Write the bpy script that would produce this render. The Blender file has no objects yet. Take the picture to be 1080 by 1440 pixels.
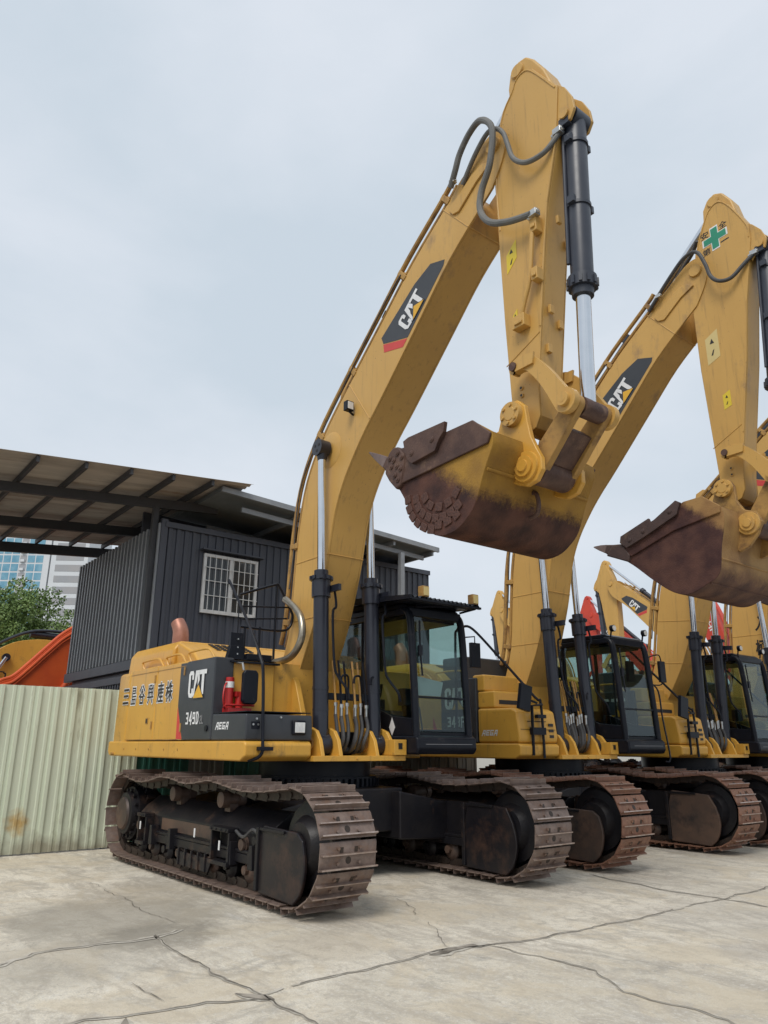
import bpy, bmesh, math, random
from mathutils import Vector, Matrix, noise as mnoise
R = math.radians
random.seed(7)
scene = bpy.context.scene
COL = scene.collection

# ------------------------------------------------------------------ camera, world, sun, exposure
cam_d = bpy.data.cameras.new('camera'); cam = bpy.data.objects.new('camera', cam_d); COL.objects.link(cam)
hd, pt, rl, FPX = 2.475171, 0.301875, 0.005565, 1057.72
f = Vector((math.cos(hd)*math.cos(pt), math.sin(hd)*math.cos(pt), math.sin(pt)))
rt = Vector((math.sin(hd), -math.cos(hd), 0)); up = rt.cross(f)
r2 = rt*math.cos(rl)+up*math.sin(rl); u2 = -rt*math.sin(rl)+up*math.cos(rl)
cam.matrix_world = Matrix(((r2.x, u2.x, -f.x, 8.4477), (r2.y, u2.y, -f.y, -5.5495), (r2.z, u2.z, -f.z, 1.4526), (0, 0, 0, 1)))
cam_d.sensor_fit = 'VERTICAL'; cam_d.sensor_height = 24.0; cam_d.lens = FPX/1440*24.0
cam_d.clip_start = 0.05; cam_d.clip_end = 2000
scene.camera = cam
scene.view_settings.view_transform = 'Standard'; scene.view_settings.look = 'None'
scene.view_settings.exposure = 0.45; scene.view_settings.gamma = 1.0
scene.cycles.transparent_max_bounces = 40
scene.render.resolution_x = 768; scene.render.resolution_y = 1024

SUN_AZ, SUN_EL = R(-58), R(52)
world = bpy.data.worlds.new('World'); scene.world = world; world.use_nodes = True
nt = world.node_tree; nt.nodes.clear()
wo = nt.nodes.new('ShaderNodeOutputWorld'); bg = nt.nodes.new('ShaderNodeBackground')
sky = nt.nodes.new('ShaderNodeTexSky'); sky.sky_type = 'NISHITA'; sky.sun_disc = False
sky.sun_elevation = SUN_EL; sky.sun_rotation = R(90)-SUN_AZ; sky.air_density = 1.5; sky.dust_density = 3.0
geo = nt.nodes.new('ShaderNodeTexCoord')
mp = nt.nodes.new('ShaderNodeMapping'); mp.inputs['Scale'].default_value = (1.0, 1.0, 2.2)
nz = nt.nodes.new('ShaderNodeTexNoise'); nz.inputs['Scale'].default_value = 1.9; nz.inputs['Detail'].default_value = 7; nz.inputs['Distortion'].default_value = .15; nz.inputs['Roughness'].default_value = 0.5
cr = nt.nodes.new('ShaderNodeValToRGB')     # the overcast layer: soft blue-grey to pale grey
cr.color_ramp.elements[0].position = 0.38; cr.color_ramp.elements[0].color = (4.5, 5.1, 5.7, 1)
cr.color_ramp.elements[1].position = 0.62; cr.color_ramp.elements[1].color = (5.45, 5.85, 6.4, 1)
mx = nt.nodes.new('ShaderNodeMix'); mx.data_type = 'RGBA'; mx.inputs[0].default_value = 0.95
L = nt.links.new
L(geo.outputs['Generated'], mp.inputs['Vector']); L(mp.outputs[0], nz.inputs['Vector']); L(nz.outputs['Fac'], cr.inputs[0])
L(sky.outputs[0], mx.inputs[6]); L(cr.outputs[0], mx.inputs[7]); L(mx.outputs[2], bg.inputs[0]); L(bg.outputs[0], wo.inputs[0])
bg.inputs[1].default_value = 0.1
sd = bpy.data.lights.new('sun', 'SUN'); sd.energy = 1.5; sd.angle = R(24); sd.color = (1.0, 0.96, 0.9)
sun = bpy.data.objects.new('sun', sd); COL.objects.link(sun)
dv = Vector((math.cos(SUN_AZ)*math.cos(SUN_EL), math.sin(SUN_AZ)*math.cos(SUN_EL), math.sin(SUN_EL)))
sun.rotation_euler = dv.to_track_quat('Z', 'Y').to_euler()

# ------------------------------------------------------------------ materials
def mat(name, c1, c2=None, rough=0.5, metal=0.0, nscale=3.0, bump=0.0, bscale=40.0, grime=None, gamt=0.0, gscale=2.0, spec=0.5, coat=0.0, rvar=0.0, stretch=None, chips=0):
    m = bpy.data.materials.new(name); m.use_nodes = True
    t = m.node_tree; b = t.nodes['Principled BSDF']
    b.inputs['Roughness'].default_value = rough; b.inputs['Metallic'].default_value = metal
    b.inputs['Specular IOR Level'].default_value = spec
    if coat: b.inputs['Coat Weight'].default_value = coat; b.inputs['Coat Roughness'].default_value = 0.25
    tc = t.nodes.new('ShaderNodeTexCoord'); src = tc.outputs['Object']
    if stretch:
        mpp = t.nodes.new('ShaderNodeMapping'); mpp.inputs['Scale'].default_value = stretch
        t.links.new(src, mpp.inputs[0]); src2 = mpp.outputs[0]
    else: src2 = src
    def nse(scale, det=6, rgh=0.6, s=None):
        n = t.nodes.new('ShaderNodeTexNoise'); n.inputs['Scale'].default_value = scale; n.inputs['Detail'].default_value = det
        n.inputs['Roughness'].default_value = rgh; t.links.new(s or src, n.inputs['Vector']); return n.outputs['Fac']
    def rmp(v, a, bb):
        r = t.nodes.new('ShaderNodeMapRange'); r.inputs[1].default_value = a; r.inputs[2].default_value = bb; t.links.new(v, r.inputs[0]); return r.outputs[0]
    def mixc(fac, a, bb):
        x = t.nodes.new('ShaderNodeMix'); x.data_type = 'RGBA'; t.links.new(fac, x.inputs[0])
        for i, v in ((6, a), (7, bb)):
            if isinstance(v, tuple): x.inputs[i].default_value = (*v, 1) if len(v) == 3 else v
            else: t.links.new(v, x.inputs[i])
        return x.outputs[2]
    c2 = c2 or tuple(x*0.85 for x in c1)
    col = mixc(rmp(nse(nscale, s=src2), 0.35, 0.65), c1, c2)
    if grime:
        g = rmp(nse(gscale, 9, 0.72, src2), 0.62-gamt*0.3, 0.74-gamt*0.2)
        col = mixc(g, col, grime)
    if chips:
        ch = nse(26, 6, .75); g2 = t.nodes.new('ShaderNodeMath'); g2.operation = 'MULTIPLY'; t.links.new(rmp(ch, .70-.05*chips, .715-.05*chips), g2.inputs[0]); t.links.new(rmp(nse(2.2, 3), .45, .6), g2.inputs[1]); col = mixc(g2.outputs[0], col, (0.10, 0.055, 0.03))
        st_ = t.nodes.new('ShaderNodeMapping'); st_.inputs['Scale'].default_value = (9, 9, .7); t.links.new(src, st_.inputs[0])
        g3 = t.nodes.new('ShaderNodeMath'); g3.operation = 'MULTIPLY'; g3.inputs[1].default_value = .38; t.links.new(rmp(nse(1.6, 6, .65, st_.outputs[0]), .56, .68), g3.inputs[0]); col = mixc(g3.outputs[0], col, (0.27, 0.16, 0.055))
    t.links.new(col, b.inputs['Base Color'])
    if rvar:
        r = t.nodes.new('ShaderNodeMapRange'); r.inputs[3].default_value = rough-rvar; r.inputs[4].default_value = rough+rvar
        t.links.new(nse(nscale*2.3, 5), r.inputs[0]); t.links.new(r.outputs[0], b.inputs['Roughness'])
    if bump:
        bp = t.nodes.new('ShaderNodeBump'); bp.inputs['Strength'].default_value = bump; bp.inputs['Distance'].default_value = 0.01
        t.links.new(nse(bscale, 4), bp.inputs['Height']); t.links.new(bp.outputs[0], b.inputs['Normal'])
    m['h'] = 1
    return m

MUD = (0.16, 0.085, 0.035)
YEL = mat('yellow_paint', (0.66, 0.36, 0.058), (0.60, 0.315, 0.05), 0.38, nscale=1.3, grime=(0.34, 0.19, 0.05), gamt=0.10, gscale=3.0, rvar=0.1, bump=0.05, bscale=5, chips=1)
YELB = mat('tan_yellow_paint', (0.60, 0.355, 0.095), (0.53, 0.305, 0.078), 0.45, nscale=0.9, grime=(0.34, 0.205, 0.085), gamt=0.14, gscale=1.6, rvar=0.1, bump=0.06, bscale=5, stretch=(1, 1, .5), chips=1)  # paler, tanner yellow for boom and stick
YELD = mat('dusty_yellow_paint', (0.44, 0.25, 0.065), (0.34, 0.19, 0.055), 0.62, nscale=5, grime=MUD, gamt=0.45, gscale=3.5, bump=0.2, bscale=30)
BLK = mat('black_paint', (0.007, 0.009, 0.014), (0.012, 0.013, 0.019), 0.34, nscale=3, grime=(0.05, 0.045, 0.042), gamt=0.1, gscale=5, rvar=0.1, spec=0.2)
CYL = mat('cylinder_black_paint', (0.014, 0.016, 0.026), (0.02, 0.022, 0.032), 0.3, nscale=4, rvar=0.06)
CYLT = mat('cylinder_slate_paint', (0.028, 0.033, 0.048), (0.04, 0.045, 0.06), 0.4, nscale=4, rvar=0.08)
DECB = mat('charcoal_panel_paint', (0.032, 0.036, 0.043), (0.045, 0.048, 0.055), 0.45, nscale=2, rvar=0.08)
UND = mat('undercarriage_paint', (0.007, 0.007, 0.010), (0.016, 0.014, 0.015), 0.42, nscale=2.5, grime=(0.07, 0.042, 0.03), gamt=0.22, gscale=2.2, bump=0.2, bscale=25, rvar=0.12, spec=0.3)
GRD = mat('guard_plate_paint', (0.010, 0.009, 0.012), (0.022, 0.018, 0.018), 0.36, nscale=1.5, grime=(0.075, 0.042, 0.03), gamt=0.40, gscale=1.1, bump=0.08, bscale=12, rvar=0.1, spec=0.35)
RUB = mat('rubbed_brown_steel', (0.11, 0.065, 0.045), (0.05, 0.036, 0.03), 0.55, nscale=2.5, grime=(0.015, 0.014, 0.016), gamt=0.35, gscale=2.0, bump=0.1)
SHOE = mat('worn_track_steel', (0.245, 0.18, 0.15), (0.14, 0.10, 0.084), 0.5, 0.25, nscale=9, grime=(0.19, 0.115, 0.08), gamt=0.35, gscale=7, bump=0.35, bscale=60, rvar=0.15)
SHOER = mat('rusty_track_steel', (0.27, 0.135, 0.085), (0.17, 0.085, 0.058), 0.62, 0.15, nscale=8, grime=(0.28, 0.16, 0.1), gamt=0.35, gscale=7, bump=0.35, bscale=60, rvar=0.1)
EDGE = mat('ground_steel_edge', (0.46, 0.38, 0.34), (0.30, 0.22, 0.18), 0.4, 0.5, nscale=14, rvar=0.1)
LINK = mat('greasy_chain_steel', (0.035, 0.028, 0.024), (0.06, 0.04, 0.03), 0.5, 0.3, nscale=12, bump=0.4)
CHR = mat('chrome_rod', (0.68, 0.70, 0.73), (0.62, 0.64, 0.67), 0.13, 1.0, nscale=3)
HOSE = mat('rubber_hose', (0.045, 0.045, 0.048), (0.07, 0.068, 0.066), 0.55, nscale=8)
HOSEG = mat('dusty_grey_hose', (0.13, 0.13, 0.125), (0.17, 0.165, 0.15), 0.6, nscale=8, bump=0.3, bscale=90)
SILV = mat('silver_fitting', (0.6, 0.6, 0.58), (0.45, 0.45, 0.44), 0.3, 0.9, nscale=10)
RED = mat('red_paint', (0.52, 0.025, 0.022), (0.4, 0.02, 0.02), 0.4, nscale=4)
REDM = mat('red_machine_paint', (0.60, 0.06, 0.03), (0.5, 0.05, 0.03), 0.5, nscale=2)
ORG = mat('orange_machine_paint', (0.68, 0.11, 0.022), (0.60, 0.085, 0.02), 0.45, nscale=2)
REDDEC = mat('red_decal', (0.62, 0.06, 0.05), (0.55, 0.05, 0.045), 0.5)
WHT = mat('white_lettering', (0.78, 0.78, 0.78), (0.7, 0.7, 0.7), 0.5)
GRYL = mat('grey_lettering', (0.25, 0.25, 0.26), (0.2, 0.2, 0.21), 0.5)
DRK = mat('dark_lettering', (0.02, 0.016, 0.014), None, 0.5)
TRI = mat('yellow_decal', (0.75, 0.42, 0.03), (0.7, 0.38, 0.03), 0.5)
LEMON = mat('lemon_sticker', (0.72, 0.52, 0.02), (0.65, 0.5, 0.05), 0.5)
CREAM = mat('cream_sticker', (0.66, 0.52, 0.22), (0.6, 0.47, 0.2), 0.5)
GRN = mat('green_decal', (0.02, 0.27, 0.16), None, 0.5)
COPPER = mat('heat_stained_pipe', (0.42, 0.2, 0.14), (0.30, 0.13, 0.09), 0.45, 0.4, nscale=6)
STEELB = mat('bronze_steel_pipe', (0.42, 0.38, 0.30), (0.32, 0.28, 0.22), 0.3, 0.8, nscale=8)
SEAT = mat('seat_fabric', (0.03, 0.03, 0.033), (0.05, 0.05, 0.05), 0.8, nscale=10)
LAMPG = mat('lamp_lens', (0.75, 0.75, 0.72), (0.6, 0.6, 0.6), 0.12, nscale=20)
SHEDM = mat('dark_blue_cladding', (0.046, 0.052, 0.068), (0.064, 0.068, 0.086), 0.45, nscale=1.2, grime=(0.075, 0.075, 0.08), gamt=0.2, gscale=2, stretch=(1, 1, .15))
SHEDLIT = mat('lit_rib_cladding', (0.33, 0.345, 0.36), (0.28, 0.29, 0.305), 0.45, nscale=1.5)  # paler copy of the cladding: light on the ribs put into its colour
ROOFU = mat('weathered_roof_sheet', (0.60, 0.53, 0.46), (0.38, 0.33, 0.285), 0.7, nscale=1.3, stretch=(2, .3, 1), grime=(0.3, 0.22, 0.17), gamt=0.3, gscale=2)
ROOF2 = mat('grey_roof_sheet', (0.17, 0.185, 0.19), (0.13, 0.14, 0.145), 0.6, nscale=1.5)
BEAM = mat('dark_steel_beam', (0.055, 0.055, 0.06), None, 0.6)
GALV = mat('galvanised_steel', (0.30, 0.31, 0.32), (0.24, 0.25, 0.26), 0.45, 0.3)
FEN = mat('pale_green_fence_sheet', (0.60, 0.645, 0.51), (0.53, 0.575, 0.45), 0.5, nscale=0.8, stretch=(1, 1, .25), grime=(0.30, 0.30, 0.21), gamt=0.18, gscale=3.0, rvar=0.1)
FEN2 = mat('dark_green_fence_sheet', (0.035, 0.14, 0.11), (0.05, 0.17, 0.13), 0.5, nscale=1)
FEN3 = mat('grey_fence_sheet', (0.22, 0.22, 0.2), (0.26, 0.26, 0.23), 0.5, nscale=1)
WFR = mat('white_window_frame', (0.75, 0.74, 0.72), None, 0.4)
CONW = mat('tower_concrete', (0.62, 0.64, 0.66), (0.56, 0.58, 0.6), 0.7, nscale=0.1)
TGL = mat('tower_blue_glass', (0.10, 0.27, 0.38), (0.20, 0.38, 0.48), 0.25, nscale=0.4)
TGR = mat('tower_grey_band', (0.30, 0.31, 0.33), (0.34, 0.33, 0.33), 0.5, nscale=0.2)
BARK = mat('bark', (0.10, 0.07, 0.045), None, 0.9)

def glass_mat(name, tint, amt):
    m = bpy.data.materials.new(name); m.use_nodes = True; t = m.node_tree; t.nodes.clear()
    o = t.nodes.new('ShaderNodeOutputMaterial'); tr = t.nodes.new('ShaderNodeBsdfTransparent'); gl = t.nodes.new('ShaderNodeBsdfGlossy')
    gl.inputs['Roughness'].default_value = 0.02; gl.inputs['Color'].default_value = (.9, .95, 1, 1)
    tr.inputs[0].default_value = (*tint, 1); mxs = t.nodes.new('ShaderNodeMixShader'); fr = t.nodes.new('ShaderNodeLayerWeight'); fr.inputs[0].default_value = .5
    pw = t.nodes.new('ShaderNodeMath'); pw.operation = 'POWER'; pw.inputs[1].default_value = 4.0; t.links.new(fr.outputs['Facing'], pw.inputs[0])
    mu = t.nodes.new('ShaderNodeMath'); mu.operation = 'MULTIPLY_ADD'; mu.inputs[1].default_value = .6*amt; mu.inputs[2].default_value = .05*amt
    t.links.new(pw.outputs[0], mu.inputs[0]); t.links.new(mu.outputs[0], mxs.inputs[0]); t.links.new(tr.outputs[0], mxs.inputs[1]); t.links.new(gl.outputs[0], mxs.inputs[2]); t.links.new(mxs.outputs[0], o.inputs[0])
    return m
GLS = glass_mat('cab_glass', (0.72, 0.80, 0.78), .75)
def window_dark():
    m = mat('dark_window_glass', (0.03, 0.035, 0.04), (0.06, 0.065, 0.07), 0.08, nscale=1); return m
WGL = window_dark()

def bucket_mat(name, lo, hi, brown, yellow, axis_w):
    """paint worn away towards the digging edge: yellow above, bare rusty steel below, with a ragged boundary"""
    m = bpy.data.materials.new(name); m.use_nodes = True; t = m.node_tree; b = t.nodes['Principled BSDF']
    b.inputs['Roughness'].default_value = 0.6; b.inputs['Specular IOR Level'].default_value = 0.22
    tc = t.nodes.new('ShaderNodeTexCoord'); dt = t.nodes.new('ShaderNodeVectorMath'); dt.operation = 'DOT_PRODUCT'; dt.inputs[1].default_value = axis_w
    t.links.new(tc.outputs['Object'], dt.inputs[0])
    n = t.nodes.new('ShaderNodeTexNoise'); n.inputs['Scale'].default_value = 9; n.inputs['Detail'].default_value = 14; n.inputs['Roughness'].default_value = 0.9
    mpz = t.nodes.new('ShaderNodeMapping'); mpz.inputs['Scale'].default_value = (1.0, 1.0, 0.95); t.links.new(tc.outputs['Object'], mpz.inputs[0]); t.links.new(mpz.outputs[0], n.inputs['Vector'])
    nn = t.nodes.new('ShaderNodeMath'); nn.operation = 'MULTIPLY_ADD'; nn.inputs[1].default_value = 0.55; t.links.new(n.outputs['Fac'], nn.inputs[0]); t.links.new(dt.outputs['Value'], nn.inputs[2])
    r = t.nodes.new('ShaderNodeMapRange'); r.inputs[1].default_value = lo; r.inputs[2].default_value = hi; t.links.new(nn.outputs[0], r.inputs[0])
    def two(a, bb, sc):
        k = t.nodes.new('ShaderNodeTexNoise'); k.inputs['Scale'].default_value = sc; k.inputs['Detail'].default_value = 8; t.links.new(tc.outputs['Object'], k.inputs['Vector'])
        q = t.nodes.new('ShaderNodeMapRange'); q.inputs[1].default_value = .35; q.inputs[2].default_value = .65; t.links.new(k.outputs['Fac'], q.inputs[0])
        x = t.nodes.new('ShaderNodeMix'); x.data_type = 'RGBA'; t.links.new(q.outputs[0], x.inputs[0]); x.inputs[6].default_value = (*a, 1); x.inputs[7].default_value = (*bb, 1); return x.outputs[2], k.outputs['Fac']
    ca, ka = two(*brown, 4); cb, kb = two(*yellow, 3)
    x = t.nodes.new('ShaderNodeMix'); x.data_type = 'RGBA'; t.links.new(r.outputs[0], x.inputs[0]); t.links.new(ca, x.inputs[6]); t.links.new(cb, x.inputs[7]); t.links.new(x.outputs[2], b.inputs['Base Color'])
    n2 = t.nodes.new('ShaderNodeTexNoise'); n2.inputs['Scale'].default_value = 45; n2.inputs['Detail'].default_value = 5; t.links.new(tc.outputs['Object'], n2.inputs['Vector'])
    bp = t.nodes.new('ShaderNodeBump'); bp.inputs['Strength'].default_value = 0.35; bp.inputs['Distance'].default_value = 0.012; t.links.new(n2.outputs['Fac'], bp.inputs['Height']); t.links.new(bp.outputs[0], b.inputs['Normal'])
    return m
BROWN = ((0.105, 0.046, 0.032), (0.038, 0.018, 0.016)); BY = ((0.37, 0.205, 0.036), (0.24, 0.13, 0.032))
BK1 = bucket_mat('worn_bucket_paint', 3.99, 4.10, BROWN, BY, (0.03, 0, 1))
BK1S = bucket_mat('worn_bucket_side', 5.46, 5.60, BROWN, BY, (0.6, 0, 0.8))
BRST = mat('bare_rusty_steel', (0.13, 0.074, 0.055), (0.066, 0.037, 0.031), 0.55, 0.1, nscale=4, grime=(0.19, 0.115, 0.075), gamt=0.25, gscale=6, bump=0.4, bscale=40, spec=0.3)
BK2 = bucket_mat('worn_bucket_paint_pale', 3.88, 4.06, ((0.15, 0.08, 0.055), (0.07, 0.037, 0.033)), ((0.38, 0.23, 0.09), (0.25, 0.14, 0.06)), (0.03, 0, 1))
BK2S = bucket_mat('worn_bucket_side_dark', 8.44, 8.58, ((0.115, 0.055, 0.042), (0.055, 0.026, 0.025)), ((0.36, 0.21, 0.08), (0.17, 0.08, 0.04)), (1.0, 0, 1.05))
TOOTH = mat('tooth_steel', (0.20, 0.14, 0.12), (0.13, 0.085, 0.07), 0.5, 0.3, nscale=6, bump=0.2)

# ------------------------------------------------------------------ mesh builder
class MB:
    def __init__(s): s.v = []; s.f = []; s.m = []; s.sm = []; s.k = 0; s.open = False
    def face(s, idx, smooth=False): s.f.append(tuple(idx)); s.m.append(s.k); s.sm.append(smooth)
    def use(s, k): s.k = k; return s
    def box(s, x0, x1, y0, y1, z0, z1, M=None):
        b = len(s.v)
        P = [(x0, y0, z0), (x1, y0, z0), (x1, y1, z0), (x0, y1, z0), (x0, y0, z1), (x1, y0, z1), (x1, y1, z1), (x0, y1, z1)]
        s.v += [tuple(M @ Vector(p)) if M else p for p in P]
        for q in ((0, 3, 2, 1), (4, 5, 6, 7), (0, 1, 5, 4), (1, 2, 6, 5), (2, 3, 7, 6), (3, 0, 4, 7)): s.face([b+i for i in q])
        return s
    def prism(s, poly, a0, a1, ax='y', smooth=False, poly2=None):
        """polygon in the plane perpendicular to ax, extruded from a0 to a1"""
        area = sum(poly[i][0]*poly[(i+1) % len(poly)][1]-poly[(i+1) % len(poly)][0]*poly[i][1] for i in range(len(poly)))
        poly2 = poly2 or poly
        if area < 0: poly = poly[::-1]; poly2 = poly2[::-1]
        n = len(poly); b = len(s.v)
        def P(u, w, a): return (u, a, w) if ax == 'y' else ((a, u, w) if ax == 'x' else (u, w, a))
        s.v += [P(u, w, a0) for u, w in poly]+[P(u, w, a1) for u, w in poly2]
        flip = (ax == 'y')
        lo, hi = list(range(n)), list(range(n, 2*n))
        if a1 < a0: flip = not flip
        s.face([b+i for i in (lo if flip else lo[::-1])]); s.face([b+i for i in (hi[::-1] if flip else hi)])
        for i in range(n):
            j = (i+1) % n; q = [i, j, n+j, n+i]; q = q[::-1] if flip else q
            s.face([b+k for k in q], smooth)
        return s
    def ring(s, c, d, u, r, n):
        w = d.cross(u); return [tuple(c+(u*math.cos(2*math.pi*i/n)+w*math.sin(2*math.pi*i/n))*r) for i in range(n)]
    def tube(s, pts, r, n=8, cap=True):
        pts = [Vector(p) for p in pts]; rs = r if isinstance(r, (list, tuple)) else [r]*len(pts)
        b = len(s.v); u = None
        for i, p in enumerate(pts):
            d = (pts[min(i+1, len(pts)-1)]-pts[max(i-1, 0)])
            if d.length < 1e-9: d = Vector((0, 0, 1))
            d.normalize()
            if u is None: u = d.orthogonal().normalized()
            else:
                u = (u-d*u.dot(d)); u = u.normalized() if u.length > 1e-6 else d.orthogonal().normalized()
            s.v += s.ring(p, d, u, rs[i], n)
        for i in range(len(pts)-1):
            for j in range(n):
                a = b+i*n+j; c = b+i*n+(j+1) % n; s.face([a, c, c+n, a+n], True)
        if cap: s.face([b+j for j in range(n)][::-1]); s.face([b+(len(pts)-1)*n+j for j in range(n)])
        return s
    def cyl(s, p0, p1, r, n=20, r1=None):
        """capped cylinder with its own cap vertices, so the rim stays sharp"""
        return s.tube([p0, p1], [r, r1 if r1 is not None else r], n)
    def steps(s, p0, p1, prof, n=20):
        """lathe along p0-p1: prof = [(t, r)...]"""
        p0, p1 = Vector(p0), Vector(p1); d = (p1-p0); Ln = d.length; d.normalize(); u = d.orthogonal().normalized(); b = len(s.v)
        for t, r in prof: s.v += s.ring(p0+d*(t*Ln), d, u, r, n)
        for i in range(len(prof)-1):
            for j in range(n):
                a = b+i*n+j; c = b+i*n+(j+1) % n; s.face([a, c, c+n, a+n], True)
        s.face([b+j for j in range(n)][::-1]); s.face([b+(len(prof)-1)*n+j for j in range(n)])
        return s
    def build(s, name, mats, parent=None, bevel=0.0, ang=35, loc=None, seg=2):
        me = bpy.data.meshes.new(name); me.from_pydata([tuple(p) for p in s.v], [], s.f)
        mats = mats if isinstance(mats, (list, tuple)) else [mats]
        for m in mats: me.materials.append(m)
        me.polygons.foreach_set('material_index', s.m); me.polygons.foreach_set('use_smooth', [True]*len(s.f) if any(s.sm) else [False]*len(s.f))
        if any(s.sm) or bevel:
            me.polygons.foreach_set('use_smooth', [True]*len(s.f)); me.set_sharp_from_angle(angle=R(ang))
        me.validate(); me.update()
        if len(s.f) > 5 and not s.open:
            bm = bmesh.new(); bm.from_mesh(me); bmesh.ops.recalc_face_normals(bm, faces=bm.faces); bm.to_mesh(me); bm.free()
        o = bpy.data.objects.new(name, me); COL.objects.link(o)
        if parent is not None: o.parent = parent
        if loc: o.location = loc
        if bevel:
            bv = o.modifiers.new('bevel', 'BEVEL'); bv.width = bevel; bv.segments = seg; bv.limit_method = 'ANGLE'; bv.angle_limit = R(32); bv.harden_normals = True
        return o

def tag(o, label=None, cat=None, group=None, kind=None):
    if label: o['label'] = label
    if cat: o['category'] = cat
    if group: o['group'] = group
    if kind: o['kind'] = kind
    return o
def empty(name, loc, rz=0.0):
    o = bpy.data.objects.new(name, None); o.empty_display_size = 0.3; o.location = loc; o.rotation_euler = (0, 0, rz); COL.objects.link(o); return o
def copy_tree(o, parent=None, skip=()):
    c = o.copy(); COL.objects.link(c)
    if parent is not None: c.parent = parent
    for ch in list(o.children):
        if ch.name.split('.')[0] in skip: continue
        copy_tree(ch, c, skip)
    return c
def spline(pts, k=6):
    """Catmull-Rom through 2-D or 3-D points"""
    P = [Vector(p) for p in pts]; out = []
    for i in range(len(P)-1):
        a, b, c, d = P[max(i-1, 0)], P[i], P[i+1], P[min(i+2, len(P)-1)]
        for j in range(k):
            t = j/k; out.append(0.5*((2*b)+(-a+c)*t+(2*a-5*b+4*c-d)*t*t+(-a+3*b-3*c+d)*t*t*t))
    out.append(P[-1]); return [tuple(p) for p in out]
def arc(cx, cz, r, a0, a1, n=10):
    return [(cx+r*math.cos(R(a0+(a1-a0)*i/n)), cz+r*math.sin(R(a0+(a1-a0)*i/n))) for i in range(n+1)]
def hull_link(p0, r0, p1, r1, n=10):
    """outline of a bar with round ends"""
    a = Vector(p0); b = Vector(p1); d = (b-a).normalized(); ang = math.degrees(math.atan2(d.y, d.x))
    return arc(a.x, a.y, r0, ang+90, ang+270, n)+arc(b.x, b.y, r1, ang-90, ang+90, n)
def text(name, body, m, parent, origin, ux, uz, height, width=None, bold=0.0, depth=0.0):
    """flat lettering as a mesh: origin = lower-left corner, ux = reading direction, uz = up"""
    cu = bpy.data.curves.new('lettering', 'FONT'); cu.body = body; cu.offset = bold; cu.fill_mode = 'FRONT'; cu.resolution_u = 4
    o = bpy.data.objects.new('lettering', cu); COL.objects.link(o)
    dg = bpy.context.evaluated_depsgraph_get(); me = bpy.data.meshes.new_from_object(o.evaluated_get(dg))
    bpy.data.objects.remove(o)
    xs = [v.co.x for v in me.vertices]; ys = [v.co.y for v in me.vertices]
    if not xs: return None
    x0, x1, y0, y1 = min(xs), max(xs), min(ys), max(ys)
    ux = Vector(ux).normalized(); uz = Vector(uz).normalized(); O = Vector(origin)
    sz = height/(y1-y0); sx = (width/(x1-x0)) if width else sz
    for v in me.vertices: v.co = O+ux*((v.co.x-x0)*sx)+uz*((v.co.y-y0)*sz)
    me.materials.clear(); me.materials.append(m)
    ob = bpy.data.objects.new(name, me); COL.objects.link(ob)
    if parent is not None: ob.parent = parent
    return ob
def sheet(name, pts, m, parent, thick=0.003, n=None):
    """thin sticker: 3-D outline with a small thickness along its normal n"""
    n = Vector(n) if n else (Vector(pts[1])-Vector(pts[0])).cross(Vector(pts[2])-Vector(pts[0])).normalized()
    b = MB(); k = len(pts); b.v = [tuple(p) for p in pts]+[tuple(Vector(p)+n*thick) for p in pts]
    b.face(list(range(k))[::-1]); b.face(list(range(k, 2*k)))
    for i in range(k): j = (i+1) % k; b.face([i, j, k+j, k+i])
    return b.build(name, m, parent)

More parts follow.
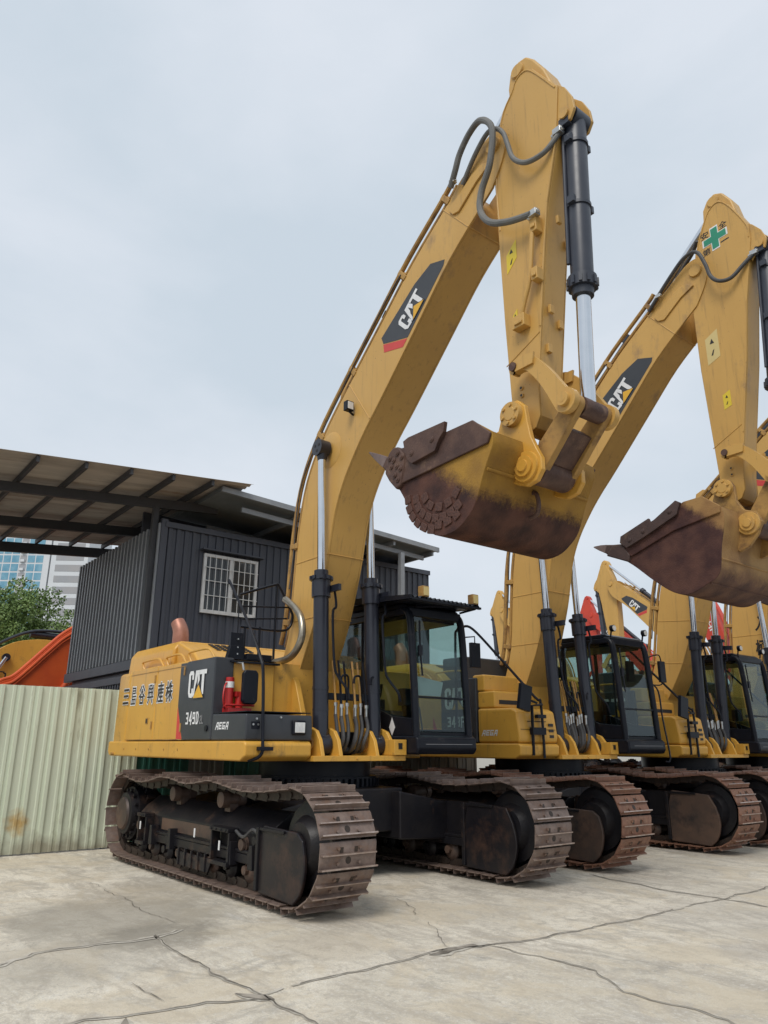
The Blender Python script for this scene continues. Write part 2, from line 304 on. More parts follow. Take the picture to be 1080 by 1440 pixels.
GLY = {   # each character as brush bars on a 10 x 10 field: polylines
 '三': [[(1, 8.6), (9, 8.6)], [(1.6, 5.2), (8.4, 5.2)], [(.6, 1.4), (9.4, 1.4)]],
 '島': [[(2.6, 9.2), (2.6, 3.9)], [(2.6, 9.0), (8, 9.0), (8, 6.2)], [(2.6, 7.6), (8, 7.6)], [(2.6, 6.2), (8, 6.2)], [(2.6, 4.5), (9.4, 4.5)], [(2.6, 3.0), (9, 3.0), (8.6, .6), (7.4, .6)], [(1.2, 2.2), (1.2, .6), (6.2, .6), (6.2, 2.2)], [(3.7, 2.2), (3.7, .6)]],
 '谷': [[(3.6, 9.4), (1, 7.2)], [(6.4, 9.4), (9, 7.2)], [(5, 7.6), (3.4, 5.4), (.5, 4)], [(5, 7.6), (6.6, 5.4), (9.5, 4)], [(2.6, 3.8), (2.6, .6), (7.4, .6), (7.4, 3.8), (2.6, 3.8)]],
 '興': [[(1.2, 9), (1.2, 3.4)], [(8.8, 9), (8.8, 3.4)], [(1.2, 7.6), (2.6, 7.6)], [(1.2, 5.6), (2.6, 5.6)], [(7.4, 7.6), (8.8, 7.6)], [(7.4, 5.6), (8.8, 5.6)], [(3.4, 9.2), (6.6, 9.2), (6.6, 4.2)], [(3.4, 9.2), (3.4, 4.2)], [(4.2, 7.4), (5.8, 7.4)], [(4.3, 5.6), (5.7, 5.6)], [(.4, 3.2), (9.6, 3.2)], [(3.4, 2.6), (1.2, .4)], [(6.6, 2.6), (8.8, .4)]],
 '産': [[(5, 9.7), (5, 8.4)], [(1.2, 8.4), (8.8, 8.4)], [(3.4, 8), (3.8, 7)], [(6.6, 8), (6.2, 7)], [(1.4, 6.5), (9.2, 6.5)], [(1.8, 6.5), (1.7, 3.5), (.5, .5)], [(4, 5.6), (3.2, 3.9)], [(3.6, 4.8), (9, 4.8)], [(6.2, 5.9), (6.2, .6)], [(3.8, 2.8), (8.6, 2.8)], [(2.8, .6), (9.4, .6)]],
 '株': [[(.4, 6.8), (4.2, 6.8)], [(2.3, 9.5), (2.3, .4)], [(2.3, 6.4), (.4, 3.2)], [(2.4, 6), (4, 4.2)], [(5.6, 8.8), (4.9, 6.6)], [(5.2, 7.4), (9.2, 7.4)], [(4.4, 4.9), (9.7, 4.9)], [(7.1, 9.5), (7.1, .4)], [(7, 4.6), (4.4, 1.6)], [(7.2, 4.6), (9.8, 1.6)]],
 '3': [[(1, 9), (7, 9), (7, 5.2), (3, 5.1)], [(7, 5.1), (7, 1), (1, 1)]], '4': [[(6, .3), (6, 9.6), (1, 3.2), (8, 3.2)]], '9': [[(7, 5), (1, 5), (1, 9), (7, 9), (7, 1), (1.4, 1)]],
 'D': [[(1, .8), (1, 9.2), (5, 9.2), (7, 7.5), (7, 2.5), (5, .8), (1, .8)]], 'F': [[(1, .2), (1, 9.2), (7, 9.2)], [(1, 5), (6, 5)]], '2': [[(1, 7.6), (1, 9), (7, 9), (7, 5.5), (1, 1), (7.5, 1)]], 'L': [[(1, 9.6), (1, 1), (7, 1)]],
 'A': [[(.6, .3), (3.2, 9.2), (7.4, 9.2), (7.2, .3)], [(2, 4.0), (7, 4.0)]], 'E': [[(7.6, 9.2), (1, 9.2), (1, 1), (7.4, 1)], [(1, 5.1), (6.6, 5.1)]], 'G': [[(7.6, 9.2), (1, 9.2), (1, 1), (7.2, 1), (7.2, 4.6), (4.4, 4.6)]]}
def glyph(name, ch, m, parent, O, ux, uz, w, h, t, lift=0.0, n=(0, -1, 0)):
    """one painted character from bars of width t, seated on the panel at O (lower-left)"""
    O = Vector(O); ux = Vector(ux).normalized(); uz = Vector(uz); uz = uz/abs(uz.z) if abs(uz.z) > .2 else uz; n = Vector(n); b = MB(); b.open = True; k = 0
    for st in GLY[ch]:
        P = [Vector((p[0]/10*w, p[1]/10*h)) for p in st]
        for a, c in zip(P, P[1:]):
            d = (c-a).normalized()*t*.5; q = Vector((-d.y, d.x)); l_ = lift+.00012*k; k += 1
            i0 = len(b.v)
            for p in (a-d-q, c+d-q, c+d+q, a-d+q): b.v.append(tuple(O+ux*p.x+uz*p.y+n*l_))
            b.face([i0, i0+1, i0+2, i0+3])
    return b.build(name, m, parent)
def word(name, txt, m, parent, O, ux, uz, w, h, t, gap=.12, n=(0, -1, 0)):
    cw = w/(len(txt)*(1+gap)-gap)
    for i, ch in enumerate(txt): glyph(name, ch, m, parent, Vector(O)+Vector(ux).normalized()*cw*(1+gap)*i, ux, uz, cw*1.1, h, t, 0, n)

# ------------------------------------------------------------------ EXCAVATOR
def track_path():
    rr = 0.44; cf, crr, cz = 2.17, -2.15, 0.585
    pts = [(x, 0.135) for x in [2.15-0.2*i for i in range(22)]]
    pts += [(crr+rr*math.cos(R(a)), cz+rr*math.sin(R(a))) for a in range(-90, -271, -12)]
    top = [(crr, 1.02), (-1.85, 0.975), (-1.5, 0.955), (-1.15, 0.99), (-0.83, 1.035), (-0.45, 1.01), (-0.2, 0.985), (0.1, 1.0), (0.45, 1.035), (0.8, 1.0), (1.2, 0.965), (1.6, 0.975), (cf-0.2, 1.01)]
    pts += spline(top, 4)
    pts += [(cf+rr*math.cos(R(a)), cz+rr*math.sin(R(a))) for a in range(84, -91, -12)]
    return pts
def resample(pts, n):
    P = [Vector(p) for p in pts]+[Vector(pts[0])]; ln = [0]
    for a, b in zip(P, P[1:]): ln.append(ln[-1]+(b-a).length)
    T = ln[-1]; out = []; k = 0
    for i in range(n):
        d = T*i/n
        while ln[k+1] < d: k += 1
        t = (d-ln[k])/max(ln[k+1]-ln[k], 1e-9); p = P[k].lerp(P[k+1], t); out.append(p)
    return out, T/n
def shoe_mesh(m_sh, w=0.6):
    b = MB(); h = w/2
    # plate with a curved leading lip, two grousers, four bolts, a mud hole; chain links below
    b.use(0)
    b.prism([(-.112, .050), (-.085, .056), (.095, .056), (.118, .044), (.116, .036), (.092, .044), (-.085, .044), (-.11, .040)], -h, h)
    b.prism([(-.100, .056), (-.090, .056), (-.086, .098), (-.098, .098)], -h, h)
    b.prism([(.012, .056), (.026, .056), (.023, .084), (.014, .084)], -h+.01, h-.01)
    b.use(1).box(.013, .024, -h+.012, h-.012, .0845, .086).use(0)
    b.use(1)
    b.box(-.0985, -.0855, -h+.004, h-.004, .0985, .1005)
    b.use(2)
    b.steps((-.035, 0, .056), (-.035, 0, .058), [(0, .030), (1, .030)], 14); b.box(.03, .075, -.095, -.06, .056, .058); b.box(.03, .075, .06, .095, .056, .058)
    for sx in (-.055, .066):
        for sy in (-.115, .115): b.use(0).cyl((sx, sy, .055), (sx, sy, .073), .015, 6)
    b.use(2)
    for sy in (-.11, .11): b.prism([(-.11, -.045), (.11, -.03), (.115, .043), (-.115, .043)], sy-.028, sy+.028)
    b.cyl((.1, -.15, 0), (.1, .15, 0), .028, 8)
    return b.build('track_shoe', [m_sh, EDGE, LINK])

def build_undercarriage(root, m_shoe):
    # carbody between the tracks
    b = MB()
    b.box(-1.0, 1.0, -.62, .62, .50, .98)
    for sx in (-1, 1):
        for sy in (-1, 1):
            b.prism([(0.45*sy, .42), (1.25*sy, .38), (1.25*sy, .80), (0.45*sy, .95)], sx*.45, sx*1.15, ax='x')
    b.build('carbody', UND, root, bevel=.02)
    s = MB(); s.cyl((0, 0, .95), (0, 0, 1.1), .78, 48); s.cyl((0, 0, 1.1), (0, 0, 1.28), .70, 48)
    for i in range(60):
        a = 2*math.pi*i/60; s.box(.775, .815, -.02, .02, .99, 1.08, Matrix.Rotation(a, 4, 'Z'))
    s.build('swing_bearing', BLK, root)
    path, pitch = resample(track_path(), 51)
    shoe0 = shoe_mesh(m_shoe)
    first = True
    for side in (-1, 1):
        yc = 1.37*side
        fr = MB()
        fr.prism([(yc+side*.17, .36), (yc+side*.17, .62), (yc+side*.10, .70), (yc-side*.06, .82), (yc-side*.17, .82), (yc-side*.17, .36)], -1.72, 1.60, ax='x')   # main beam: low outer face, sloping top
        for sy in (-1, 1):       # lower lips beside the rollers
            fr.box(-1.6, 1.6, yc+sy*.2-.012, yc+sy*.2+.012, .33, .42)
            fr.box(-1.55, 1.62, yc+sy*.185-.03, yc+sy*.185+.03, .42, .455)
        o = fr.build('track_frame', UND, root, bevel=.012)
        kk_ = MB(); kk_.box(-1.0, .34, yc+side*.172-.003, yc+side*.172+.003, .475, .605); kk_.build('rub_patch', RUB, o, bevel=.003)
        for sy in (-1, 1):
            g = MB(); g.prism([(1.54, .12), (2.16, .10)]+spline([(2.16, .10), (2.27, .20), (2.33, .36), (2.33, .50), (2.29, .64)], 4)[1:]+([(2.20, .70), (1.60, .72), (1.52, .6)] if sy == side else [(2.20, .80), (1.60, .84), (1.52, .6)]), yc+sy*.225-.02, yc+sy*.225+.02)
            go_ = g.build('idler_guard', RUB if m_shoe is SHOER else GRD, root, bevel=.014)
            g = MB(); zt_ = .68 if sy == side else .80; g.box(1.50, 1.55, yc+sy*.255-.02, yc+sy*.255+.02, .14, zt_+.02); g.box(1.55, 2.0, yc+sy*.255-.012, yc+sy*.255+.012, zt_-.01, zt_+.02); g.build('guard_rib', UND, go_, bevel=.008)
        i_ = MB(); i_.steps((2.17, yc-.2, .585), (2.17, yc+.2, .585), [(0, .20), (.2, .26), (.25, .36), (.38, .36), (.38, .40), (.62, .40), (.62, .36), (.75, .36), (.8, .26), (1, .20)], 32)
        i_.build('idler_wheel', UND, root)
        sp = MB(); sp.steps((-2.15, yc-.235, .585), (-2.15, yc+.235, .585), [(0, .20), (.03, .255), (.2, .27), (.2, .33), (.8, .33), (.8, .27), (.97, .255), (1, .20)], 32)
        for t in range(22):
            a = 2*math.pi*t/22; M = Matrix.Translation((-2.15, yc, .585)) @ Matrix.Rotation(a, 4, 'Y'); sp.box(.31, .40, -.05, .05, -.022, .022, M)
        for t in range(14):
            a = 2*math.pi*t/14; c = Vector((-2.15+.29*math.cos(a), yc-.16, .585+.29*math.sin(a))); sp.cyl(c, c+Vector((0, -.03, 0)), .02, 6)
        spo = sp.build('drive_sprocket', UND, root)
        cv = MB(); cv.steps((-2.15, yc-.262, .585), (-2.15, yc-.234, .585), [(0, .15), (0, .19), (1, .205)], 28)
        cv.build('final_drive_cover', RUB, spo)
        for k in range(9):
            x = -1.62+k*.40; rr_ = MB(); rr_.steps((x, yc-.17, .255), (x, yc+.17, .255), [(0, .07), (.03, .085), (.12, .115), (.2, .115), (.2, .09), (.8, .09), (.8, .115), (.88, .115), (.97, .085), (1, .07)], 16)
            for sy in (-1, 1): rr_.cyl((x, yc+sy*.165, .27), (x, yc+sy*.21, .27), .045, 8)
            rr_.build('track_roller', RUB if k % 2 else UND, root)
        for x in (-.83, .45):
            c_ = MB(); c_.steps((x, yc-.15, .885), (x, yc+.15, .885), [(0, .05), (.03, .082), (.3, .09), (.3, .075), (.7, .075), (.7, .09), (.97, .082), (1, .05)], 18)
            c_.box(x-.06, x+.06, yc-.05, yc+.05, .76, .85)
            c_.build('carrier_roller', RUB, root)
        for x0, w_ in ((-1.50, .26), (.55, .42)):     # bolt-on steps on the outer side
            st = MB(); ys = yc+side*.17; ye = yc+side*.30; a_, b_ = sorted((ys, ye))
            st.box(x0, x0+w_, a_, b_, .60, .64); st.box(x0, x0+w_, a_, b_, .28, .32)
            st.box(x0, x0+.03, a_+.02, b_-.01, .32, .60); st.box(x0+w_-.03, x0+w_, a_+.02, b_-.01, .32, .60)
            for q in range(4): c = (x0+.05+q*(w_-.1)/3, ye, .62); st.cyl(c, (c[0], ye+side*.012, .62), .014, 6)
            st.build('side_step', UND, root, bevel=.008)
        gd = MB(); ys = yc+side*.215
        gd.prism([(-.42, .30), (.5, .30), (.42, .16), (-.34, .16)], ys-.012, ys+.012)
        for q in range(5): gd.box(-.34+q*.17, -.31+q*.17, ys+side*.012-.015, ys+side*.012+.015, .16, .34)
        gd.build('chain_guard', UND, root, bevel=.006)
        for x, z in ((-1.36, .50), (.20, .54), (.80, .47)):
            lb = MB(); yy = yc+side*.30 if x != .18 else yc+side*.180; lb.box(x-.014, x+.014, yy-.003, yy+.003, z-.045, z+.045); lb.build('white_label', WHT, root)
        for q, (x, z, r0_) in enumerate(((-1.18, .40, .045), (-.72, .39, .05), (.48, .44, .05), (1.12, .50, .06), (1.30, .40, .05), (1.38, .56, .045), (-1.62, .48, .06))):
            k = MB(); k.steps((x, yc+side*.16, z), (x, yc+side*.225, z), [(0, r0_*1.3), (.5, r0_*1.3), (.5, r0_), (1, r0_*.9)], 14); k.build('grease_cap', UND if q % 3 else RUB, o)
        for x in (-1.1, -.55, .95, 1.40):
            k = MB(); ya_, yb_ = sorted((yc+side*.17, yc+side*.27)); k.prism([(x-.05, .30), (x+.05, .30), (x+.03, .52), (x-.03, .52)], ya_, yb_); k.build('frame_gusset', UND, o, bevel=.006)
        k = MB(); k.tube(spline([(1.0, yc+side*.22, .62), (1.2, yc+side*.24, .58), (1.36, yc+side*.23, .66), (1.48, yc+side*.22, .62)], 5), .016, 6); k.build('grease_hose', HOSE, o)
        ch = empty('track_chain', (0, yc, 0)); ch.parent = root
        n = len(path)
        for i in range(n):
            p = path[i]; a, c = path[i-1], path[(i+1) % n]; d = (c-a).normalized()
            if first: o = shoe0; first = False
            else: o = shoe0.copy(); COL.objects.link(o)
            # local x along travel, local z outward
            X = Vector((-d.x, 0, -d.y)); Z = Vector((d.y, 0, -d.x)); Z = -Z if Z.dot(Vector((p.x, 0, p.y-.585))) < 0 and abs(p.x) > 2.2 else Z
            if abs(p.x) <= 2.2: Z = Vector((d.y, 0, -d.x)); Z = Z if (Z.z > 0) == (p.y > .585) else -Z
            Y = Z.cross(X)
            M = Matrix(((X.x, Y.x, Z.x, p.x), (X.y, Y.y, Z.y, 0), (X.z, Y.z, Z.z, p.y), (0, 0, 0, 1)))
            o.parent = ch; o.matrix_local = M @ Matrix.Rotation(R(random.uniform(-.8, .8)), 4, 'Y')

def decal_cat(parent, O, ux, uz, h, w, letters=True):
    """CAT lettering with its yellow triangle, drawn from outlines"""
    O = Vector(O); ux = Vector(ux).normalized(); uz = Vector(uz).normalized(); n = ux.cross(uz)
    def P(x, y, d=0.0): return tuple(O+ux*(x*w)+uz*(y*h)+n*d)
    Cc = [(.06, .15), (.10, .03), (.26, .0), (.31, .10), (.31, .34), (.22, .34), (.22, .18), (.17, .16), (.14, .20), (.14, .80), (.17, .85), (.22, .82), (.22, .66), (.31, .66), (.31, .88), (.26, .98), (.10, .98), (.04, .86), (.04, .2)]
    A1 = [(.30, .02), (.40, .98), (.59, .98), (.63, .62), (.54, .44), (.525, .62), (.50, .84), (.47, .55), (.42, .42), (.37, .02)]
    T_ = [(.60, .98), (.98, .98), (.98, .82), (.86, .82), (.86, .10), (.80, .10), (.74, .30), (.74, .82), (.62, .82)]
    for nm, poly in (('C', Cc), ('A', A1), ('T', T_)):
        sheet('logo_letter', [P(x, y, .004) for x, y in poly], WHT, parent, .0015, n)
    sheet('logo_outline', [P(.30, -.04, .006), (P(.90, -.04, .006)), P(.60, .50, .006)], DECB, parent, .001, n)
    sheet('logo_triangle', [P(.34, -.01, .0075), (P(.86, -.01, .0075)), P(.60, .45, .0075)], TRI, parent, .0015, n)

FOOT = (-.20, 2.13)
BACK = [(-.40, 2.34), (-.33, 2.55), (-.22, 2.85), (-.15, 3.2), (-.10, 3.76), (-.03, 4.34), (.13, 4.92), (.48, 5.45), (1.01, 5.97), (1.79, 6.66), (2.37, 7.17), (3.04, 7.66), (3.20, 7.80)]
TIP = [(3.42, 7.94), (3.62, 8.08), (3.79, 8.13), (3.93, 8.05), (3.97, 7.9), (3.90, 7.66), (3.74, 7.40)]
BELLY = [(3.52, 7.24), (3.02, 6.86), (2.49, 6.33), (1.77, 5.60), (1.45, 5.29), (1.2, 5.01), (.95, 4.66), (.78, 4.28), (.65, 3.72), (.50, 3.25), (.36, 2.89), (.16, 2.50), (.0, 2.20)]

def build_excavator(name, label, loc, cfg):
    root = empty(name, loc); tag(root, label, 'excavator', 'excavators parked in a row on the concrete')
    build_undercarriage(root, cfg['shoe'])
    SZ = cfg.get('boom_scale', 1.0)
    def bz(p): return (p[0], FOOT[1]+(p[1]-FOOT[1])*SZ)
    # ---------------- upper frame and counterweight
    b = MB()
    b.prism([(-3.16, 1.36), (-3.1, 1.30), (.92, 1.29), (1.02, 1.34), (1.03, 1.47), (.99, 1.50), (-3.16, 1.50)], -1.56, -.72)     # right sill
    b.prism([(-3.0, 1.32), (.30, 1.30), (.30, 1.50), (-3.0, 1.50)], -.715, 1.52)
    b.build('side_sill', YEL, root, bevel=.03, seg=3)
    pl = MB(); pl.box(.3, 1.06, -.715, .62, 1.285, 1.345)
    for k in (.72, .95): pl.cyl((1.06, -.1-k*.02, 1.315), (1.075, -.1-k*.02, 1.315), .012, 6)
    pl.box(.62, 1.10, .41, .60, 1.35, 1.53); pl.build('front_deck', YEL, root, bevel=.012)
    lb = MB(); lb.box(1.100, 1.105, .47, .53, 1.42, 1.49); lb.build('data_plate', DRK, root)
    cw = MB()                      # counterweight: rounded tail
    tail = [(-2.55, -1.54), (-3.02, -1.54), (-3.19, -1.44), (-3.28, -1.1), (-3.34, -.5), (-3.36, 0), (-3.34, .5), (-3.28, 1.1), (-3.19, 1.44), (-3.02, 1.54), (-2.55, 1.54)]
    cw.prism([(x, y) for x, y in tail], 1.34, 2.46, ax='z', smooth=True, poly2=[(x*.985 if x < -2.6 else x, y) for x, y in tail])
    cw.build('counterweight', YEL, root, bevel=.06, seg=3)
    # ---------------- right side doors
    side_top = [(-2.56, 1.512), (-.60, 1.512), (-.60, 2.44), (-.63, 2.485), (-2.56, 2.485)]
    d = MB(); d.box(-2.545, -1.56, -1.545, -1.35, 1.51, 2.475); d.build('engine_door', YEL, root, bevel=.018, seg=3)
    d = MB(); d.box(-1.55, -.62, -1.545, -1.35, 1.51, 2.465); d.build('engine_door', YEL, root, bevel=.018, seg=3)
    d = MB(); d.box(-.615, .165, -1.55, -1.30, 1.51, 2.455)
    d.build('pump_door', cfg['pump'], root, bevel=.018, seg=3)
    i_ = MB(); i_.box(-2.5, .10, -1.34, 1.50, 1.50, 2.44); i_.build('engine_bay', YEL, root)
    lk = MB(); lk.box(-1.83, -1.745, -1.552, -1.545, 1.72, 1.80); lk.build('door_latch', YELD, root, bevel=.004)
    lk = MB(); lk.box(-1.815, -1.76, -1.5545, -1.552, 1.735, 1.785); lk.build('latch_recess', DRK, root)
    if cfg['kind'] == 1:
        # charcoal panel carries on over the door edge, with a slanted red stripe
        sheet('charcoal_decal', [(-.61, -1.546, 1.515), (-.52, -1.546, 1.515), (-.52, -1.546, 2.44), (-.80, -1.546, 2.44), (-.80, -1.546, 1.92), (-.61, -1.546, 1.515)][:5], DECB, root, .003, (0, -1, 0))
        sheet('red_stripe', [(-.79, -1.546, 1.515), (-.625, -1.546, 1.515), (-.805, -1.546, 1.90), (-.805, -1.546, 1.87)], REDDEC, root, .003, (0, -1, 0))
    decal_cat(root, (-.53, -1.5545, 2.0), (1, 0, 0), (0, 0, 1), .33, .52)
    if cfg['kind'] == 1:
        word('model_lettering', '349D', WHT, root, (-.52, -1.5555, 1.69), (1, 0, 0), (0, 0, 1), .36, .145, .023, .28)
        word('model_lettering', '2L', GRYL, root, (-.14, -1.5555, 1.69), (1, 0, 0), (0, 0, 1), .11, .10, .014)
        # owner's name on the doors
        for k, ch in enumerate('三島谷興産株'):
            x = (-2.76, -2.46, -2.15, -1.84, -1.50, -1.22)[k]
            hh = .255; ww = .20
            glyph('owner_lettering', ch, WHT, root, (x, -1.5475, 1.99), (1, 0, 0), (0, 0, 1), ww, hh, .052)
            glyph('owner_lettering', ch, DRK, root, (x, -1.5475, 1.99), (1, 0, 0), (0, 0, 1), ww, hh, {'興': .022, '島': .021, '三': .034}.get(ch, .028), .0022)
    else:
        word('model_lettering', '349F', WHT, root, (-.46, -1.5555, 1.74), (1, 0, 0), (0, 0, 1), .38, .15, .026, .25)
        sheet('red_stripe', [(-.79, -1.546, 1.515), (-.625, -1.546, 1.515), (-.805, -1.546, 1.90), (-.805, -1.546, 1.87)], REDDEC, root, .003, (0, -1, 0))
    for x in (-2.50, -2.05, -1.60, -1.10, -.68):
        k = MB(); k.cyl((x, -1.535, 1.47 if 0 else 1.40), (x, -1.566, 1.40), .013, 8); k.build('bolt', YELD, root)
    for x, z in ((-1.60, 1.70), (-1.60, 2.30), (-.66, 1.66), (-.66, 2.34)):
        k = MB(); k.cyl((x-.012, -1.552, z-.05), (x-.012, -1.552, z+.05), .014, 8); k.build('door_hinge', YELD, root)
    k = MB(); k.box(-2.54, -.62, -1.552, -1.546, 1.512, 1.522); k.box(-2.54, -.64, -1.550, -1.545, 2.40, 2.408); k.build('door_seam', YELD, root)
    k = MB(); k.cyl((.06, -1.552, 1.64), (.06, -1.566, 1.64), .035, 16); k.build('door_lock', BLK, root)
    k = MB(); k.box(-3.10, -2.62, -1.545, -1.541, 1.40, 1.402); k.cyl((-2.9, -1.50, 1.33), (-2.9, -1.60, 1.33), .02, 8); k.build('tail_bolt', YELD, root)
    # ---------------- hood with louvres and grab rails
    h = MB(); h.prism([(-1.39, 2.44), (-1.37, 2.72), (-1.28, 2.83), (1.0, 2.84), (1.2, 2.72), (1.25, 2.44)], -3.12, -1.50, ax='x')
    h.prism([(-1.5, 2.44), (-.72, 2.44), (-.95, 2.62), (-1.5, 2.815)], -1.33, 1.1)
    h.build('hood', YEL, root, bevel=.035, seg=3)
    lv = MB(); Ms = Matrix.Translation((-1.22, -.62, 2.722)) @ Matrix.Rotation(R(19.5), 4, 'Y')
    for r_ in range(5):
        for c_ in range(6): lv.box(-.25+r_*.07, -.21+r_*.07, -.28+c_*.1, -.21+c_*.1, .002, .01, Ms)
    lv.build('louvre', DRK, root)
    for x0, x1 in ((-2.35, -1.75), (-1.50, -1.02), (-.78, -.2)):
        g = MB(); g.tube(spline([(x0, -1.42, 2.46), (x0-.06, -1.44, 2.58), (x0+.05, -1.44, 2.60), (x1-.12, -1.44, 2.60), (x1, -1.43, 2.55), (x1+.08, -1.41, 2.45)], 4), .016, 8); g.build('grab_rail', YEL, root)
    ex = MB(); ex.tube(spline([(-2.3, -.95, 2.78), (-2.3, -.95, 3.02), (-2.32, -.96, 3.12), (-2.38, -.98, 3.22)], 4), [.125-.0017*i for i in range(13)], 20, cap=False); ex.build('exhaust_stack', COPPER, root)
    if cfg['kind'] == 2:
        ac = MB(); ac.box(-1.0, -.45, -1.15, .1, 2.46, 2.86); ac.build('air_cleaner_housing', DECB, root, bevel=.03)
    # ---------------- tank block
    t = MB(); t.box(-.60, .14, -1.53, -.72, 1.80, 2.44); t.build('fuel_tank', YEL, root, bevel=.03, seg=3)
    t = MB(); t.box(-.58, .145, -1.5, -.715, 2.442, 2.452); t.box(.142, .20, -1.36, -.69, 2.40, 2.425); t.build('tank_top_tread', BLK if cfg['kind'] == 1 else YELD, root, bevel=.003)
    if cfg['kind'] == 1:
        tb = MB(); tb.prism([(.172, 1.505), (.985, 1.505), (1.0, 1.60), (.985, 1.78), (.172, 1.80)], -1.545, -.70); tb.build('toolbox', DECB, root, bevel=.02, seg=3)
        tt = MB(); tt.box(.18, .97, -1.53, -.715, 1.801, 1.812); tt.build('toolbox_tread', BLK, root, bevel=.003)
        word('maker_lettering', 'AEGA', WHT, root, (.28, -1.5475, 1.625), (1, 0, 0), (.25, 0, 1), .31, .075, .017)
        hl = MB(); hl.box(.985, 1.03, -.98, -.80, 1.565, 1.725); hlo = hl.build('headlamp', BLK, root, bevel=.02)
        le = MB(); le.box(1.03, 1.04, -.955, -.825, 1.59, 1.70); le.build('lens', LAMPG, hlo, bevel=.015)
        for x, y, z in ((.993, -1.12, 1.75), (.993, -1.42, 1.73), (.993, -1.40, 1.67), (.993, -1.46, 1.67)):
            bo = MB(); bo.cyl((x-.01, y, z), (x+.012, y, z), .012, 8); bo.build('bolt', SILV, root)
        hg = MB(); hg.box(.994, 1.0, -1.48, -1.38, 1.62, 1.70); hg.build('hinge_plate', BLK, root)
    else:
        tb = MB(); tb.prism([(.172, 1.505), (.985, 1.505), (1.0, 1.60), (.95, 1.95), (.85, 1.99), (.172, 2.0)], -1.535, -.70); tb.build('toolbox', YEL, root, bevel=.04, seg=3)
        t2 = MB(); t2.box(.15, .50, -1.5, -.8, 2.0, 2.25); t2.box(.05, .30, -1.5, -.74, 2.25, 2.5); t2.build('step_block', YEL, root, bevel=.03)
        gr = MB(); gr.box(.48, .505, -1.4, -.9, 2.06, 2.12); gr.box(.99, 1.0, -.9, -.80, 1.58, 1.62); gr.box(.99, 1.0, -.9, -.80, 1.66, 1.70); gr.box(.985, .995, -.9, -.80, 1.74, 1.78); gr.build('grip_slot', DRK, root)
        gv = MB(); gv.box(.985, .994, -1.35, -.95, 1.80, 1.81); gv.box(.988, .996, -1.5, -.75, 1.69, 1.695); gv.build('panel_gap', DRK, root)
        word('maker_lettering', 'AEGA', WHT, root, (.26, -1.5385, 1.61), (1, 0, 0), (.25, 0, 1), .31, .075, .017)
    if cfg['kind'] == 1:
        # red refuelling pump on the tank face with a black mirror head in front
        p = MB(); p.cyl((.20, -1.36, 1.84), (.20, -1.36, 2.22), .05, 14); p.box(.15, .32, -1.42, -1.12, 1.815, 1.87); p.cyl((.22, -1.24, 1.87), (.22, -1.24, 2.05), .045, 12)
        p.tube(spline([(.22, -1.42, 1.86), (.27, -1.47, 1.98), (.24, -1.44, 2.12), (.2, -1.38, 2.17)], 5), .012, 6)
        p.tube([(.24, -1.44, 1.88), (.32, -1.46, 1.9), (.34, -1.1, 1.9)], .014, 6); p.box(.16, .26, -1.30, -1.08, 2.0, 2.06)
        po = p.build('refuelling_pump', RED, root, bevel=.006)
        q = MB(); q.cyl((.20, -1.36, 2.10), (.20, -1.36, 2.17), .053, 14); q.build('white_band', WHT, po)
        mm = MB(); mm.prism([(-1.30, 1.95), (-1.27, 1.91), (-1.13, 1.91), (-1.10, 1.95), (-1.10, 2.26), (-1.13, 2.30), (-1.27, 2.30), (-1.30, 2.26)], .36, .42, ax='x'); mm.build('mirror_head', BLK, root, bevel=.015)
        s_ = MB(); s_.tube([(.34, -1.26, 2.3), (.32, -1.27, 2.38), (.16, -1.27, 2.4)], .014, 8); s_.build('mirror_clamp', SILV, root)
        c_ = MB(); c_.box(-.02, .03, -1.30, -1.13, 2.45, 2.78); c_.prism([(-1.34, 2.45), (-1.10, 2.45), (-1.13, 2.62), (-1.30, 2.62)], -.03, .05, ax='x'); c_.tube([(0, -1.2, 2.7), (0, -1.2, 3.18)], .008, 6)
        c_.build('mirror_bracket', BLK, root, bevel=.006)
        for z in (2.52, 2.60, 2.70): bo = MB(); bo.cyl((.03, -1.21, z), (.055, -1.21, z), .01, 8); bo.build('bolt', SILV, root)
        # handrails
        hr = MB(); hr.tube(spline([(-.02, -1.34, 3.38), (.0, -1.36, 3.42), (.06, -1.36, 3.36), (.55, -1.36, 2.84), (.90, -1.36, 2.40), (.98, -1.36, 2.2), (1.06, -1.37, 1.52), (1.07, -1.37, 1.40), (1.03, -1.40, 1.33), (.93, -1.46, 1.30)], 5), .018, 8)
        hr.build('front_handrail', BLK, root)
        for z in (1.42,): bk = MB(); bk.box(1.02, 1.09, -1.42, -1.25, z-.02, z+.02); bk.build('handrail_bracket', BLK, root, bevel=.004)
        hr = MB(); hr.tube(spline([(-.1, -1.14, 3.28), (-.1, -1.10, 3.30), (-.1, -.66, 3.47), (-.1, -.58, 3.46), (-.1, -.40, 3.18), (-.1, -.36, 3.08), (-.1, -.40, 2.94), (-.1, -.55, 2.88), (-.1, -1.12, 2.88)], 5), .017, 8)
        for y, z0, z1 in ((-.62, 2.44, 3.47), (-1.05, 2.44, 2.88), (-.84, 2.44, 2.90)): hr.tube([(-.1, y, z0), (-.1, y, z1)], .016, 8)
        hr.tube([(-.1, -1.1, 3.14), (-.1, -.42, 3.20)], .012, 6); hr.tube([(-.1, -1.1, 2.98), (-.1, -.45, 3.05)], .012, 6); hr.build('tank_handrail', BLK, root)
        ld = MB(); ld.box(-.05, .1, -1.10, -.75, 2.455, 2.53); ld.build('handrail_base', BLK, root, bevel=.01)
    else:
